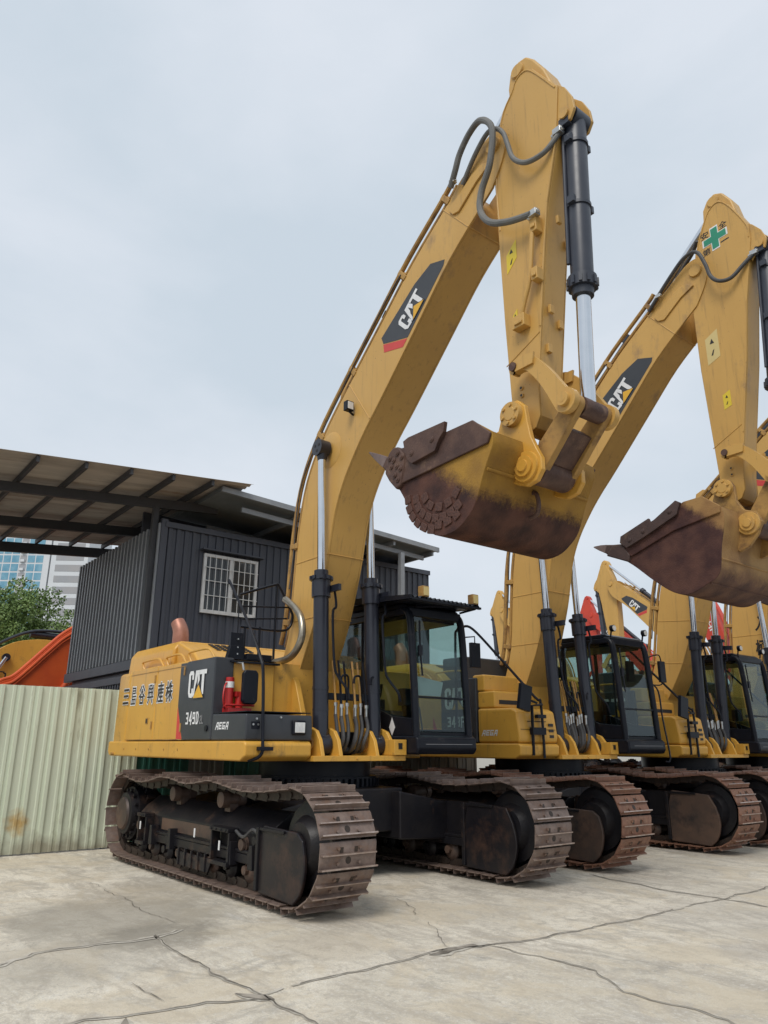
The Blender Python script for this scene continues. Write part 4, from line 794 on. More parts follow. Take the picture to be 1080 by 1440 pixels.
        mm = MB(); mm.tube(spline([(1.1, y1, 2.9), (1.2, y1+.12, 2.95), (1.22, y1+.22, 2.9), (1.22, y1+.22, 2.5), (1.18, y1+.02, 2.45)], 5), .012, 6); mm.box(1.2, 1.25, y1+.14, y1+.30, 2.5, 2.85); mm.build('door_mirror', BLK, cab, bevel=.015)
        hr = MB(); hr.tube(spline([(1.12, y1-.02, 2.5), (1.22, y1+.06, 2.35), (1.24, y1+.08, 1.9), (1.32, y1+.06, 1.3), (1.28, y1-.02, 1.24)], 5), .014, 6); hr.build('door_handrail', BLK, cab)

def build_bucket(root, bk, D, Cq):
    y0, y1 = bk['y']
    n0 = bk['n_open']; cv_ = spline(bk['side'][:n0], 4); side = [tuple(p) for p in cv_]+list(bk['side'][n0:]); n_open = len(cv_)     # outline: first n points run lip -> floor -> back; the rest is the open edge
    wrap = side[:n_open]
    m_wrap, m_side = bk['mats']
    b = MB()
    # curved wrap: double-walled sheet following the outline
    inner = []
    P = [Vector(p) for p in wrap]; c = Vector((sum(p[0] for p in side)/len(side), sum(p[1] for p in side)/len(side)))
    for i, p in enumerate(P):
        t_ = (P[min(i+1, len(P)-1)]-P[max(i-1, 0)]).normalized(); nrm = Vector((-t_.y, t_.x)); nrm = nrm if nrm.dot(c-p) > 0 else -nrm; inner.append(tuple(p+nrm*.03))
    w = [tuple(p) for p in P]+inner[::-1]
    b.prism(w, y0+.02, y1-.02, smooth=True)
    bo = b.build('bucket', [m_wrap], root, ang=50)
    for ya, yb in ((y0, y0+.025), (y1-.025, y1)):
        k = MB(); k.prism(side, ya, yb); k.build('side_plate', m_side, bo, bevel=.006)
    # reinforcement strip along the side edge
    for y, s_ in ((y0, -1), (y1, 1)):
        k = MB(); a_, b_ = sorted((y, y+s_*.028)); k.prism(bk['strip'], a_, b_); k.build('side_bar', bk.get('stripmat', bk['bare']), bo, bevel=.010)
        k = MB(); a_, b_ = sorted((y+s_*.028, y+s_*.07)); k.prism(bk['cutter'], a_, b_)
        for q in bk['cutter_bolts']: k.steps((q[0], y+s_*.07, q[1]), (q[0], y+s_*.085, q[1]), [(0, .035), (0.6, .03), (.6, .018), (1, .018)], 12)
        k.build('side_cutter', bk['bare'], bo, bevel=.010)
    # lip with adapters and teeth
    lx, lz = bk['lip']; d = Vector(bk['toothdir']).normalized(); nrm = Vector((-d.y, d.x))
    k = MB(); q = [Vector((lx, lz))-d*.28+nrm*.03, Vector((lx, lz))+d*.0+nrm*.02, Vector((lx, lz))-nrm*.03, Vector((lx, lz))-d*.28-nrm*.03]; k.prism([tuple(p) for p in q], y0+.03, y1-.03); k.build('cutting_lip', bk['bare'], bo, bevel=.01)
    for i in range(5):
        yc = y0+.03+i*(y1-y0-.06)/4
        a = MB(); p = Vector((lx, lz)); q = [p-d*.26+nrm*.06, p-d*.02+nrm*.09, p+d*.12+nrm*.06, p+d*.12-nrm*.06, p-d*.02-nrm*.09, p-d*.22-nrm*.07]
        a.prism([tuple(v) for v in q], yc-.065, yc+.065); ao = a.build('tooth_adapter', bk['bare'], bo, bevel=.018, seg=3)
        t = MB(); base = p+d*.11; tipp = p+d*bk['toothlen']
        bb = len(t.v)
        for s_, ww in ((0, .062), (.45, .05), (1, .018)):
            cc = base.lerp(tipp, s_); hh = (.062, .042, .008)[(0, .45, 1).index(s_)]; cc = cc+nrm*(.0, .008, .02)[(0, .45, 1).index(s_)]
            for (sy, sn) in ((-1, -1), (1, -1), (1, 1), (-1, 1)): pp = cc+nrm*(sn*hh); t.v.append((pp.x, yc+sy*ww, pp.y))
        t.face([bb, bb+1, bb+2, bb+3]); t.face([bb+11, bb+10, bb+9, bb+8])
        for l_ in range(2):
            for j in range(4): t.face([bb+l_*4+j, bb+l_*4+4+j, bb+l_*4+4+(j+1) % 4, bb+l_*4+(j+1) % 4])
        t.build('tooth', TOOTH, ao, bevel=.006)
    # corner shroud with studs
    k = MB(); k.prism(bk['shroud'], y0-.045, y0+.03)
    ks = k.build('corner_shroud', bk['bare'], bo, bevel=.02)
    for q in bk.get('studs', []):
        k = MB(); k.steps((q[0], y0-.05, q[1]), (q[0], y0-.066, q[1]), [(0, .032), (.5, .028), (.5, .016), (1, .014)], 10); k.build('stud', bk['bare'], ks)
    # wear blocks
    proto = None
    for (x, z, a, sx, sz) in bk.get('blocks', []):
        if proto is None:
            k = MB(); k.box(-.5, .5, -.5, .5, -.5, .5); proto = k.build('wear_block', bk['blockmat'], bo, bevel=.0); bv = proto.modifiers.new('bevel', 'BEVEL'); bv.width = .09; bv.segments = 1; o = proto
        else: o = proto.copy(); COL.objects.link(o); o.parent = bo
        o.location = (x, y0-.004, z); o.rotation_euler = (0, R(a), 0); o.scale = (sx, .02, sz)
    # ears that carry the pins
    for y in (-.45, .13):
        k = MB(); k.prism(bk['ear'], y-.03, y+.03); ko = k.build('bucket_ear', bk['earmat'], bo, bevel=.012)
        s_ = -1 if y < 0 else 1
        k = MB(); k.steps((D[0], y+s_*.03, D[1]), (D[0], y+s_*.09, D[1]), [(0, .125), (.9, .12), (.9, .07), (1, .065)], 28)
        for q in range(6):
            a = 2*math.pi*q/6+.3; k.steps((D[0]+.09*math.cos(a), y+s_*.084, D[1]+.09*math.sin(a)), (D[0]+.09*math.cos(a), y+s_*.10, D[1]+.09*math.sin(a)), [(0, .02), (1, .017)], 8)
        k.build('pin_flange', YELB, ko)
        k = MB(); k.steps((Cq[0], y+s_*.03, Cq[1]), (Cq[0], y+s_*.10, Cq[1]), [(0, .15), (.4, .145), (.4, .10), (.75, .10), (.75, .06), (1, .055)], 28); k.build('pin_boss', bk['earmat'] if bk['earmat'] is not YELD else YELB, ko)
    if bk.get('hook'):
        hx, hz, hy = bk['hook']; k = MB(); k.tube(spline([(hx+.02, hy, hz+.12), (hx+.09, hy, hz+.11), (hx+.12, hy, hz), (hx+.09, hy, hz-.10), (hx+.0, hy, hz-.12)], 5), .022, 10); k.build('lifting_eye', BRST, bo)
    k = MB(); (ax_, az_), (bx_, bz_) = bk['rib']; k.tube([(ax_, y0+.02, az_), (ax_, y1-.02, az_)], .015, 8); k.tube([(bx_, y0+.02, bz_), (bx_, y1-.02, bz_)], .015, 8); k.build('wrap_rib', m_wrap, bo)

GLSW = mat('white_translucent_paper', (0.5, 0.53, 0.55), (0.45, 0.48, 0.5), 0.5)

blocks = []
for ring, (rad, a0, a1, cnt) in enumerate(((.445, 184, 252, 6), (.40, 264, 296, 3), (.335, 190, 306, 8), (.225, 200, 322, 5))):
    for i in range(cnt):
        a = a0+(a1-a0)*i/(cnt-1); cx_, cz_ = 3.42, 3.86
        blocks.append((cx_+rad*1.12*math.cos(R(a)), cz_+rad*.98*math.sin(R(a)), -(a-90)+random.uniform(-6, 6), random.uniform(.086, .104), random.uniform(.078, .09)))
S1 = dict(
    outline=[(3.98, 4.36), (3.90, 4.40), (3.865, 4.50), (3.845, 4.85), (3.81, 5.63), (3.78, 6.69), (3.76, 7.44), (3.88, 8.20), (4.07, 8.49), (4.13, 8.60), (4.24, 8.65), (4.38, 8.56), (4.69, 8.06), (4.62, 7.39), (4.46, 6.76), (4.39, 6.26), (4.28, 5.41), (4.20, 4.78), (4.20, 4.48), (4.14, 4.37), (4.06, 4.34)],
    tail=[(4.0, 8.3), (3.98, 8.62), (4.02, 8.82), (4.13, 8.90), (4.26, 8.88), (4.36, 8.76), (4.5, 8.50), (4.6, 8.2)], peak=(4.14, 8.76),
    ear=(4.74, 7.66), earpoly=[(4.66, 8.12), (4.76, 8.0), (4.84, 7.82), (4.86, 7.66), (4.80, 7.56), (4.70, 7.55), (4.60, 7.45), (4.55, 7.9)],
    fold=((3.83, 5.15), (4.26, 5.35)), link=(4.62, 4.43), armpin=(4.06, 4.98), bpin=(4.13, 3.93), spin=(4.0, 4.50), barrel=2.05)
B1 = dict(y=(-.89, .60), n_open=11,
    side=[(2.60, 4.22), (2.77, 3.99), (3.0, 3.65), (3.16, 3.48), (3.36, 3.36), (3.58, 3.36), (3.74, 3.44), (3.86, 3.56), (3.98, 3.83), (4.10, 4.06), (4.10, 4.19), (3.88, 4.36), (3.53, 4.36), (3.1, 4.38), (2.72, 4.40)],
    strip=[(2.66, 4.16), (2.78, 4.02), (2.95, 4.03), (3.42, 4.05), (4.06, 4.08), (4.105, 4.17), (3.88, 4.37), (3.53, 4.37), (2.74, 4.42)],
    cutter=[(2.94, 4.36), (2.92, 4.45), (3.0, 4.47), (3.55, 4.46), (3.53, 4.36), (3.46, 4.30), (3.40, 4.20), (3.05, 4.17), (2.98, 4.24)], cutter_bolts=[(3.05, 4.28), (3.36, 4.33)],
    lip=(2.66, 4.27), toothdir=(-.80, .60), toothlen=.52, mats=(BK1, BK1S), blockmat=mat('wear_block_steel', (0.12, 0.058, 0.042), (0.06, 0.03, 0.025), 0.6, nscale=5, bump=.3, spec=.25), bare=BRST, earmat=YEL,
    shroud=[(2.585, 4.20), (2.64, 4.40), (2.72, 4.455), (2.80, 4.44), (2.90, 4.33), (2.905, 4.24), (2.87, 4.10), (2.84, 4.00), (2.77, 3.975), (2.66, 4.09)],
    studs=[(2.80, 4.36), (2.87, 4.30), (2.74, 4.30), (2.79, 4.22), (2.70, 4.24), (2.85, 4.18), (2.76, 4.13), (2.81, 4.07), (2.68, 4.34)], blocks=blocks,
    ear=[(3.60, 4.20), (3.66, 4.38), (3.80, 4.40), (3.86, 4.56), (3.94, 4.64), (4.06, 4.64), (4.15, 4.55), (4.17, 4.38), (4.20, 4.22), (4.26, 4.08), (4.31, 3.98), (4.31, 3.86), (4.24, 3.77), (4.12, 3.745), (4.0, 3.79), (3.88, 3.86), (3.7, 3.95)],
    hook=(3.90, 3.66, -.2), rib=((3.905, 3.68), (4.0, 3.86)))
CFG1 = dict(kind=1, shoe=SHOE, pump=DECB, stick=S1, bucket=B1,
    hoses=[('hydraulic_hose', [(3.16, -.42, 7.74), (3.28, -.45, 7.90), (3.37, -.46, 8.06), (3.55, -.47, 8.22), (3.76, -.50, 8.22), (3.92, -.50, 7.98), (3.85, -.48, 7.58), (3.69, -.46, 7.32), (3.66, -.46, 7.08), (3.80, -.47, 6.84), (4.04, -.46, 6.70), (4.33, -.44, 6.62)], .037, HOSEG),
           ('hydraulic_hose', [(3.3, -.36, 7.72), (3.55, -.40, 7.94), (3.78, -.43, 8.06), (3.92, -.43, 8.02), (4.02, -.43, 7.88), (4.07, -.43, 7.70), (4.14, -.43, 7.46), (4.30, -.42, 7.30), (4.50, -.38, 7.30), (4.62, -.33, 7.42), (4.66, -.30, 7.5)], .028, HOSEG),
           ('stick_pipe', [(4.32, -.38, 6.60), (4.30, -.40, 6.40), (4.24, -.40, 5.95), (4.15, -.40, 5.70), (4.08, -.39, 5.52)], .024, YELB)],
    fittings=[((4.36, -.42, 6.62), .05), ((4.65, -.31, 7.50), .05), ((3.20, -.42, 7.80), .04)],
    clamps=[((4.33, 6.52), .045, .09), ((4.31, 5.95), .04, .07), ((4.07, 5.52), .08, .07)],
    stickers=[([(3.88, 6.43), (4.02, 6.56), (4.02, 6.34), (3.88, 6.20)], LEMON), ([(3.93, 5.68), (3.99, 5.74), (3.99, 5.60), (3.93, 5.54)], LEMON)],
    bolts=[(3.99, 4.84), (3.99, 4.76), ], front_pads=[(4.50, 6.55, -.22), (4.33, 5.6, -.22), (4.30, 5.5, -.05), (4.43, 6.4, .0), (4.26, 5.2, -.2)])

# second machine: its own stick, bucket and hoses
S2 = dict(
    outline=[(3.84, 4.60), (3.75, 4.64), (3.71, 4.76), (3.72, 4.95), (3.66, 6.61), (3.66, 7.66), (3.81, 8.49), (3.95, 8.85), (4.08, 9.10), (4.25, 9.17), (4.41, 8.98), (4.62, 8.51), (4.62, 8.30), (4.44, 7.38), (4.32, 6.53), (4.14, 5.51), (4.05, 4.95), (4.04, 4.72), (3.98, 4.61), (3.92, 4.58)],
    tail=[(3.95, 8.8), (3.98, 9.16), (4.06, 9.30), (4.18, 9.36), (4.30, 9.30), (4.42, 9.1), (4.5, 8.7)], peak=(4.16, 9.22),
    ear=(4.72, 8.15), earpoly=[(4.55, 8.60), (4.66, 8.50), (4.76, 8.36), (4.82, 8.18), (4.78, 8.06), (4.66, 8.05), (4.58, 7.95), (4.50, 8.3)],
    fold=((3.71, 5.40), (4.12, 5.62)), link=(4.48, 4.78), armpin=(3.93, 5.22), bpin=(4.10, 4.20), spin=(3.84, 4.74), barrel=2.2)
B2 = dict(y=(-.89, .60), n_open=10,
    side=[(2.30, 4.10), (2.63, 3.86), (2.93, 3.59), (3.20, 3.39), (3.42, 3.34), (3.65, 3.42), (3.84, 3.54), (3.91, 3.88), (3.99, 4.20), (3.97, 4.38), (3.75, 4.56), (3.49, 4.55), (2.95, 4.36), (2.5, 4.18)],
    strip=[(2.36, 4.10), (2.64, 3.98), (3.3, 4.20), (3.96, 4.30), (3.97, 4.39), (3.75, 4.57), (3.49, 4.56), (2.95, 4.37), (2.5, 4.19)],
    cutter=[(2.50, 4.19), (2.52, 4.28), (2.98, 4.44), (3.0, 4.38), (3.06, 4.40), (3.40, 4.59), (3.46, 4.55), (3.40, 4.40), (2.9, 4.20), (2.6, 4.10)], cutter_bolts=[(2.66, 4.20), (2.88, 4.28), (3.3, 4.46)],
    lip=(2.34, 4.12), toothdir=(-.92, .40), toothlen=.36, mats=(BK2, BK2S), bare=mat('dark_bucket_steel', (0.085, 0.05, 0.042), (0.05, 0.03, 0.028), 0.6, 0.1, nscale=4, grime=(0.16, 0.10, 0.06), gamt=0.2, bump=.3), earmat=YELD, stripmat=BK2S,
    shroud=[(2.24, 4.06), (2.36, 4.20), (2.52, 4.18), (2.62, 4.0), (2.6, 3.90)], studs=[],
    ear=[(3.66, 4.0), (3.62, 4.5), (3.70, 4.72), (3.76, 4.86), (3.92, 4.86), (3.98, 4.74), (3.98, 4.55), (4.06, 4.40), (4.22, 4.33), (4.27, 4.2), (4.20, 4.05), (4.06, 3.90), (3.94, 3.86)],
    hook=None, rib=((3.885, 3.72), (3.70, 3.44)))
CFG2 = dict(kind=2, shoe=SHOER, pump=DECB, stick=S2, bucket=B2, boom_scale=1.045,
    hoses=[('hydraulic_hose', [(3.0, -.38, 7.88), (3.4, -.42, 8.22), (3.70, -.45, 8.42), (3.90, -.46, 8.40), (4.0, -.46, 8.15), (4.05, -.45, 7.92), (4.16, -.45, 7.78), (4.32, -.42, 7.76), (4.5, -.36, 7.92), (4.62, -.32, 8.02)], .028, HOSE),
           ('hydraulic_hose', [(3.0, -.05, 7.95), (3.4, -.1, 8.42), (3.7, -.2, 8.60), (3.85, -.3, 8.7)], .03, HOSE)],
    fittings=[((4.63, -.31, 8.04), .05), ((3.2, -.40, 8.04), .04)], clamps=[],
    stickers=[([(3.78, 7.05), (3.97, 7.15), (3.97, 6.72), (3.78, 6.64)], CREAM), ([(3.92, 6.12), (4.03, 6.17), (4.03, 5.94), (3.92, 5.90)], LEMON)],
    bolts=[(3.90, 5.05), (3.90, 4.96)], front_pads=[])

ex1 = build_excavator('excavator', 'nearest yellow excavator at the left end of the row, with the 349D side panel', (0, 0, 0), CFG1)
ex2 = build_excavator('excavator', 'second yellow excavator in the row, a green safety cross on its stick', (-.02, 4.31, 0), CFG2)
# safety cross and characters on the second machine's stick
stk2 = [c for c in ex2.children if c.name.startswith('stick') and len(c.children) > 3][0]
ux, uz = Vector((.95, 0, .1)).normalized(), Vector((.0, 0, 1))
def SC(x, z, d=.0): p = Vector((4.13, -.3215, 8.58))+ux*x+uz*z; return (p.x, p.y-d, p.z)
cr_ = [(-.05, -.17), (.05, -.17), (.05, -.05), (.17, -.05), (.17, .05), (.05, .05), (.05, .17), (-.05, .17), (-.05, .05), (-.17, .05), (-.17, -.05), (-.05, -.05)]
sheet('safety_cross_border', [SC(x*1.1+(.006 if x > 0 else -.006), z*1.1+(.006 if z > 0 else -.006)) for x, z in cr_], WHT, stk2, .002, (0, -1, 0))
sheet('safety_cross', [SC(x, z, .003) for x, z in cr_], GRN, stk2, .002, (0, -1, 0))
for ch, x, z in (('安', -.21, .075), ('全', .075, .075), ('第', -.21, -.21), ('一', .075, -.14)):
    text('safety_lettering', ch, DRK, stk2, SC(x, z), ux, uz, .115 if ch != '一' else .02, .125, .015)

SKIP = ()
ex3 = copy_tree(ex2); ex3.location = (0, 8.36, 0); ex3['label'] = 'third yellow excavator in the row, its cab at the right edge of the photo'
FT = Matrix.Translation((FOOT[0], 0, FOOT[1])); ARM = ('boom', 'stick', 'stick_pipe', 'hydraulic_hose_arm', 'stick_cylinder', 'bucket_cylinder', 'guide_link', 'rod_end_tube', 'power_link', 'power_link_web', 'bucket')
def lower_arm(ex, deg):
    Ma = FT @ Matrix.Rotation(R(deg), 4, 'Y') @ FT.inverted(); CB_ = Matrix.Translation((.8, 0, 1.47))
    for c in ex.children:
        st_ = c.name.split('.')[0]
        if st_ in ARM or (st_ in ('hydraulic_hose', 'hose_fitting') and min((Vector(v) for v in c.bound_box), key=lambda v: v.z).z > 4): c.matrix_local = Ma @ c.matrix_local
        if st_ == 'boom_cylinder': c.matrix_local = CB_ @ Matrix.Rotation(R(deg*.85), 4, 'Y') @ CB_.inverted() @ c.matrix_local
lower_arm(ex3, 5)
ex4 = copy_tree(ex2, skip=('track_chain',)); ex4.location = (-.1, 11.75, 0); ex4['label'] = 'fourth yellow excavator in the row, boom showing beyond the third machine'
b4 = [c for c in ex4.children if c.name.startswith('boom') and 'stick_pin' in [g.name.split('.')[0] for g in c.children]][0]

# ------------------------------------------------------------------ SETTING
# concrete yard
gm = bpy.data.materials.new('concrete_yard'); gm.use_nodes = True; t = gm.node_tree; pb = t.nodes['Principled BSDF']; pb.inputs['Roughness'].default_value = .8
tc = t.nodes.new('ShaderNodeTexCoord')
def N(sc, det=8, rg=.65, dist=0.0, vec=None):
    n = t.nodes.new('ShaderNodeTexNoise'); n.inputs['Scale'].default_value = sc; n.inputs['Detail'].default_value = det; n.inputs['Roughness'].default_value = rg; n.inputs['Distortion'].default_value = dist
    t.links.new(vec or tc.outputs['Object'], n.inputs['Vector']); return n.outputs['Fac']
def MR(v, a, b, c=0.0, d=1.0):
    r = t.nodes.new('ShaderNodeMapRange'); r.inputs[1].default_value = a; r.inputs[2].default_value = b; r.inputs[3].default_value = c; r.inputs[4].default_value = d; t.links.new(v, r.inputs[0]); return r.outputs[0]
def MX(fac, a, b, mode='MIX'):
    x = t.nodes.new('ShaderNodeMix'); x.data_type = 'RGBA'; x.blend_type = mode
    if isinstance(fac, float): x.inputs[0].default_value = fac
    else: t.links.new(fac, x.inputs[0])
    for i, v in ((6, a), (7, b)):
        if isinstance(v, tuple): x.inputs[i].default_value = (*v, 1)
        else: t.links.new(v, x.inputs[i])
    return x.outputs[2]
mps = t.nodes.new('ShaderNodeMapping'); mps.inputs['Scale'].default_value = (.5, 1.4, 1); mps.inputs['Rotation'].default_value = (0, 0, .5); t.links.new(tc.outputs['Object'], mps.inputs[0])
col = MX(MR(N(.55, 6, .6, .4), .38, .62), (0.80, 0.73, 0.605), (0.61, 0.55, 0.445))
col = MX(MR(N(2.6, 10, .75, .8, mps.outputs[0]), .47, .60), col, (0.46, 0.41, 0.335))
col = MX(MR(N(1.3, 8, .7, 1.2), .58, .68, 0, .75), col, (0.31, 0.285, 0.245))
col = MX(MR(N(1.9, 9, .7, .5, mps.outputs[0]), .60, .70, 0, .7), col, (0.70, 0.68, 0.63))
col = MX(MR(N(90, 3, .6), .35, .65, 0, .35), col, (0.26, 0.24, 0.21))
col = MX(MR(N(14, 5, .7), .60, .70, 0, .6), col, (0.24, 0.21, 0.18))
col = MX(MR(N(5.5, 10, .8, .6), .50, .60, 0, .75), col, (0.42, 0.37, 0.30))
col = MX(MR(N(30, 8, .8), .53, .60, 0, .5), col, (0.74, 0.72, 0.67))
col = MX(MR(N(1.1, 9, .72, .9), .50, .60, 0, .55), col, (0.56, 0.475, 0.345))
col = MX(MR(N(3.4, 12, .82, 1.0), .55, .63, 0, .65), col, (0.36, 0.325, 0.265))
col = MX(MR(N(60, 5, .8), .56, .64, 0, .55), col, (0.27, 0.24, 0.20))
for cx_, cy_, r0_, am_, cc_ in ((1.2, -2.85, 1.0, .7, (0.30, 0.27, 0.22)), (2.0, -2.75, .5, .6, (0.20, 0.18, 0.145)), (0.2, -2.2, .8, .35, (0.33, 0.28, 0.21)), (2.35, -3.6, .75, .35, (0.33, 0.30, 0.25)), (4.4, 1.5, .8, .3, (0.36, 0.33, 0.29)), (3.1, -1.9, .5, .35, (0.40, 0.33, 0.24)), (5.2, .6, .35, .4, (0.30, 0.27, 0.24))):
    v_ = t.nodes.new('ShaderNodeVectorMath'); v_.operation = 'DISTANCE'; v_.inputs[1].default_value = (cx_, cy_, 0); t.links.new(tc.outputs['Object'], v_.inputs[0])
    a_ = t.nodes.new('ShaderNodeMath'); a_.operation = 'MULTIPLY_ADD'; a_.inputs[1].default_value = r0_*1.6; t.links.new(N(2.2, 9, .75, .5), a_.inputs[0]); t.links.new(v_.outputs['Value'], a_.inputs[2])
    col = MX(MR(a_.outputs[0], r0_*1.95, r0_*1.45, 0, am_), col, cc_)
sx_ = t.nodes.new('ShaderNodeSeparateXYZ'); t.links.new(tc.outputs['Object'], sx_.inputs[0])
BOUNCE_DIM = (0.075, 0.075, 0.075); BOUNCE_MID = (0.34, 0.315, 0.265)
col = MX(MR(sx_.outputs['X'], 9.3, 9.32), col, BOUNCE_DIM)          # made-up dark ground out of view, added to cut bounce light
col = MX(MR(sx_.outputs['Y'], -9.0, -9.02), col, BOUNCE_DIM)  # same added dark ground on the other unseen side
col = MX(MR(sx_.outputs['X'], -3.5, -3.55), col, BOUNCE_MID)       # added mid tone behind the fence, set for the bounce light
t.links.new(col, pb.inputs['Base Color'])
bp = t.nodes.new('ShaderNodeBump'); bp.inputs['Strength'].default_value = .45; bp.inputs['Distance'].default_value = .012; t.links.new(N(38, 8, .7), bp.inputs['Height']); t.links.new(bp.outputs[0], pb.inputs['Normal'])
g = MB(); S = 600; g.v = [(-S, -S, 0), (S, -S, 0), (S, S, 0), (-S, S, 0)]; g.face([0, 1, 2, 3]); ground = g.build('ground', gm); tag(ground, 'pale stained concrete yard under the excavators', 'ground', kind='structure')
CRK = mat('crack_dirt', (0.11, 0.095, 0.075), (0.34, 0.30, 0.25), 0.95, nscale=5)
CRKS = mat('crack_edge_stain', (0.36, 0.325, 0.27), (0.54, 0.50, 0.43), 0.9, nscale=6)
def crack(pts, w, jit=.03, stain=0):
    P = [Vector((p[0], p[1])) for p in pts]; Q = []
    for a, b in zip(P, P[1:]):
        n = max(2, int((b-a).length/.06))
        for i in range(n): Q.append(a.lerp(b, i/n))
    Q.append(P[-1]); k0 = random.random()*50
    for nm, ww, zz, m in (('crack', w, .008, CRK),)+((('crack_stain', stain, .004, CRKS),) if stain else ()):
        m_ = MB(); k = MB()
        for i, p in enumerate(Q):
            d = (Q[min(i+1, len(Q)-1)]-Q[max(i-1, 0)]).normalized(); nn = Vector((-d.y, d.x)); off_ = jit*mnoise.noise(Vector((p.x*2.2, p.y*2.2, k0)))+jit*.45*mnoise.noise(Vector((p.x*9, p.y*9, k0)))
            wl = ww*(.45+.9*abs(mnoise.noise(Vector((p.x*5, p.y*5, k0+9))))+.5*random.random()); c = p+nn*off_*2
            if i in (0, len(Q)-1): wl *= .1
            k.v += [(c.x+nn.x*wl, c.y+nn.y*wl, zz), (c.x-nn.x*wl*random.uniform(.6, 1), c.y-nn.y*wl, zz)]
        for i in range(len(Q)-1):
            if mnoise.noise(Vector((Q[i].x*1.7, Q[i].y*1.7, k0+3))) < .34 or nm == 'crack_stain' and i % 5: k.face([2*i, 2*i+1, 2*i+3, 2*i+2])
        k.build(nm, m, ground)
crack([(3.95, 9), (3.93, 5), (3.91, 3.42), (3.98, 2.12), (4.01, .64), (3.96, -.59), (3.8, -1.2), (3.79, -1.75), (3.84, -2.7), (3.92, -2.91)], .005, .035, .016)
crack([(3.92, -2.91), (3.78, -3.2), (3.78, -3.63), (3.72, -3.95), (3.75, -5)], .006, .04, .02)
crack([(3.84, -.80), (3.80, -1.1), (3.78, -1.45)], .03, .04, .06)
crack([(2.0, -2.83), (2.44, -2.87), (3.29, -2.91), (3.9, -2.89), (4.46, -2.92), (6, -2.95)], .006, .035, .016)
crack([(3.75, -2.99), (3.9, -2.90), (4.0, -2.86)], .03, .03, .05)
crack([(2.31, -4.3), (2.2, -4.0), (2.05, -3.66), (2.11, -3.05), (2.01, -2.53)], .006, .05, .045)
crack([(2.01, -2.53), (1.38, -2.56), (.61, -2.53), (-.24, -2.41), (-.8, -2.5)], .004, .05)
crack([(3.84, -.86), (4.31, -.82), (4.83, -.93), (5.43, -1.05), (5.9, -1.03), (6.5, -1.1)], .0035, .05, .01)
crack([(2.0, -.3), (2.37, -.45), (3.17, -.84), (3.76, -1.15)], .003, .06)
crack([(2.2, 2.5), (2.6, 2.41), (3.23, 2.3), (3.86, 2.33), (4.44, 2.33), (6, 2.3)], .005, .03, .014)
crack([(3.16, -3.35), (3.64, -3.4)], .004, .05)
crack([(4.35, -3.9), (3.95, -3.72), (3.78, -3.70)], .022, .03, .05)

# fence: ribbed sheets on posts
def ribbed(name, y0, y1, z0, z1, x, m, parent, step=.25, rib=.035, wave=.5):
    b = MB(); k = 0; pts = []; y = y0
    while y < y1-1e-6:
        for dy, dx in ((0, 0), (step*.40, 0), (step*.44, .012), (step*.56, .012), (step*.60, 0), (step*.78, 0), (step*.80, rib*.9), (step*.95, rib*.9), (step*.97, 0)):
            if y+dy < y1: pts.append((y+dy, x+dx+.006*mnoise.noise(Vector((y*wave*2, 1, 2)))))
        y += step
    pts.append((y1, x))
    zr = 8
    for j in range(zr+1):
        z = z0+(z1-z0)*j/zr
        for yy, xx in pts: b.v.append((xx+.010*mnoise.noise(Vector((yy*1.2, z*1.5, 4))), yy, z))
    n = len(pts)
    for j in range(zr):
        for i in range(n-1): b.face([j*n+i, j*n+i+1, (j+1)*n+i+1, (j+1)*n+i])
    o = b.build(name, m, parent); s = o.modifiers.new('thick', 'SOLIDIFY'); s.thickness = .004; return o
FX = -3.44
fen = empty('fence', (0, 0, 0)); tag(fen, 'pale green ribbed sheet metal fence behind the first excavator', 'fence')
# the pale sheets, with one rusty stain low down
ft = FEN.node_tree; fb = ft.nodes['Principled BSDF']; link = fb.inputs['Base Color'].links[0]; srcc = link.from_socket
tcc = ft.nodes.new('ShaderNodeTexCoord'); vd = ft.nodes.new('ShaderNodeVectorMath'); vd.operation = 'DISTANCE'; vd.inputs[1].default_value = (FX, -2.60, .42); nn_ = ft.nodes.new('ShaderNodeTexNoise'); nn_.inputs['Scale'].default_value = 9
mpd = ft.nodes.new('ShaderNodeMapping'); mpd.inputs['Scale'].default_value = (1, 1, .7); ft.links.new(tcc.outputs['Object'], vd.inputs[0]); ft.links.new(tcc.outputs['Object'], nn_.inputs['Vector'])
ma = ft.nodes.new('ShaderNodeMath'); ma.operation = 'MULTIPLY_ADD'; ma.inputs[1].default_value = .25; ft.links.new(nn_.outputs['Fac'], ma.inputs[0]); ft.links.new(vd.outputs['Value'], ma.inputs[2])
mr = ft.nodes.new('ShaderNodeMapRange'); mr.inputs[1].default_value = .32; mr.inputs[2].default_value = .17; mr.inputs[4].default_value = .8; ft.links.new(ma.outputs[0], mr.inputs[0])
sz_ = ft.nodes.new('ShaderNodeSeparateXYZ'); ft.links.new(tcc.outputs['Object'], sz_.inputs[0]); n9 = ft.nodes.new('ShaderNodeTexNoise'); n9.inputs['Scale'].default_value = 5; n9.inputs['Detail'].default_value = 8; ft.links.new(tcc.outputs['Object'], n9.inputs['Vector'])
m9 = ft.nodes.new('ShaderNodeMath'); m9.operation = 'MULTIPLY_ADD'; m9.inputs[1].default_value = -.5; ft.links.new(n9.outputs['Fac'], m9.inputs[0]); ft.links.new(sz_.outputs['Z'], m9.inputs[2])
r9 = ft.nodes.new('ShaderNodeMapRange'); r9.inputs[1].default_value = .02; r9.inputs[2].default_value = -.2; r9.inputs[4].default_value = .75; ft.links.new(m9.outputs[0], r9.inputs[0])
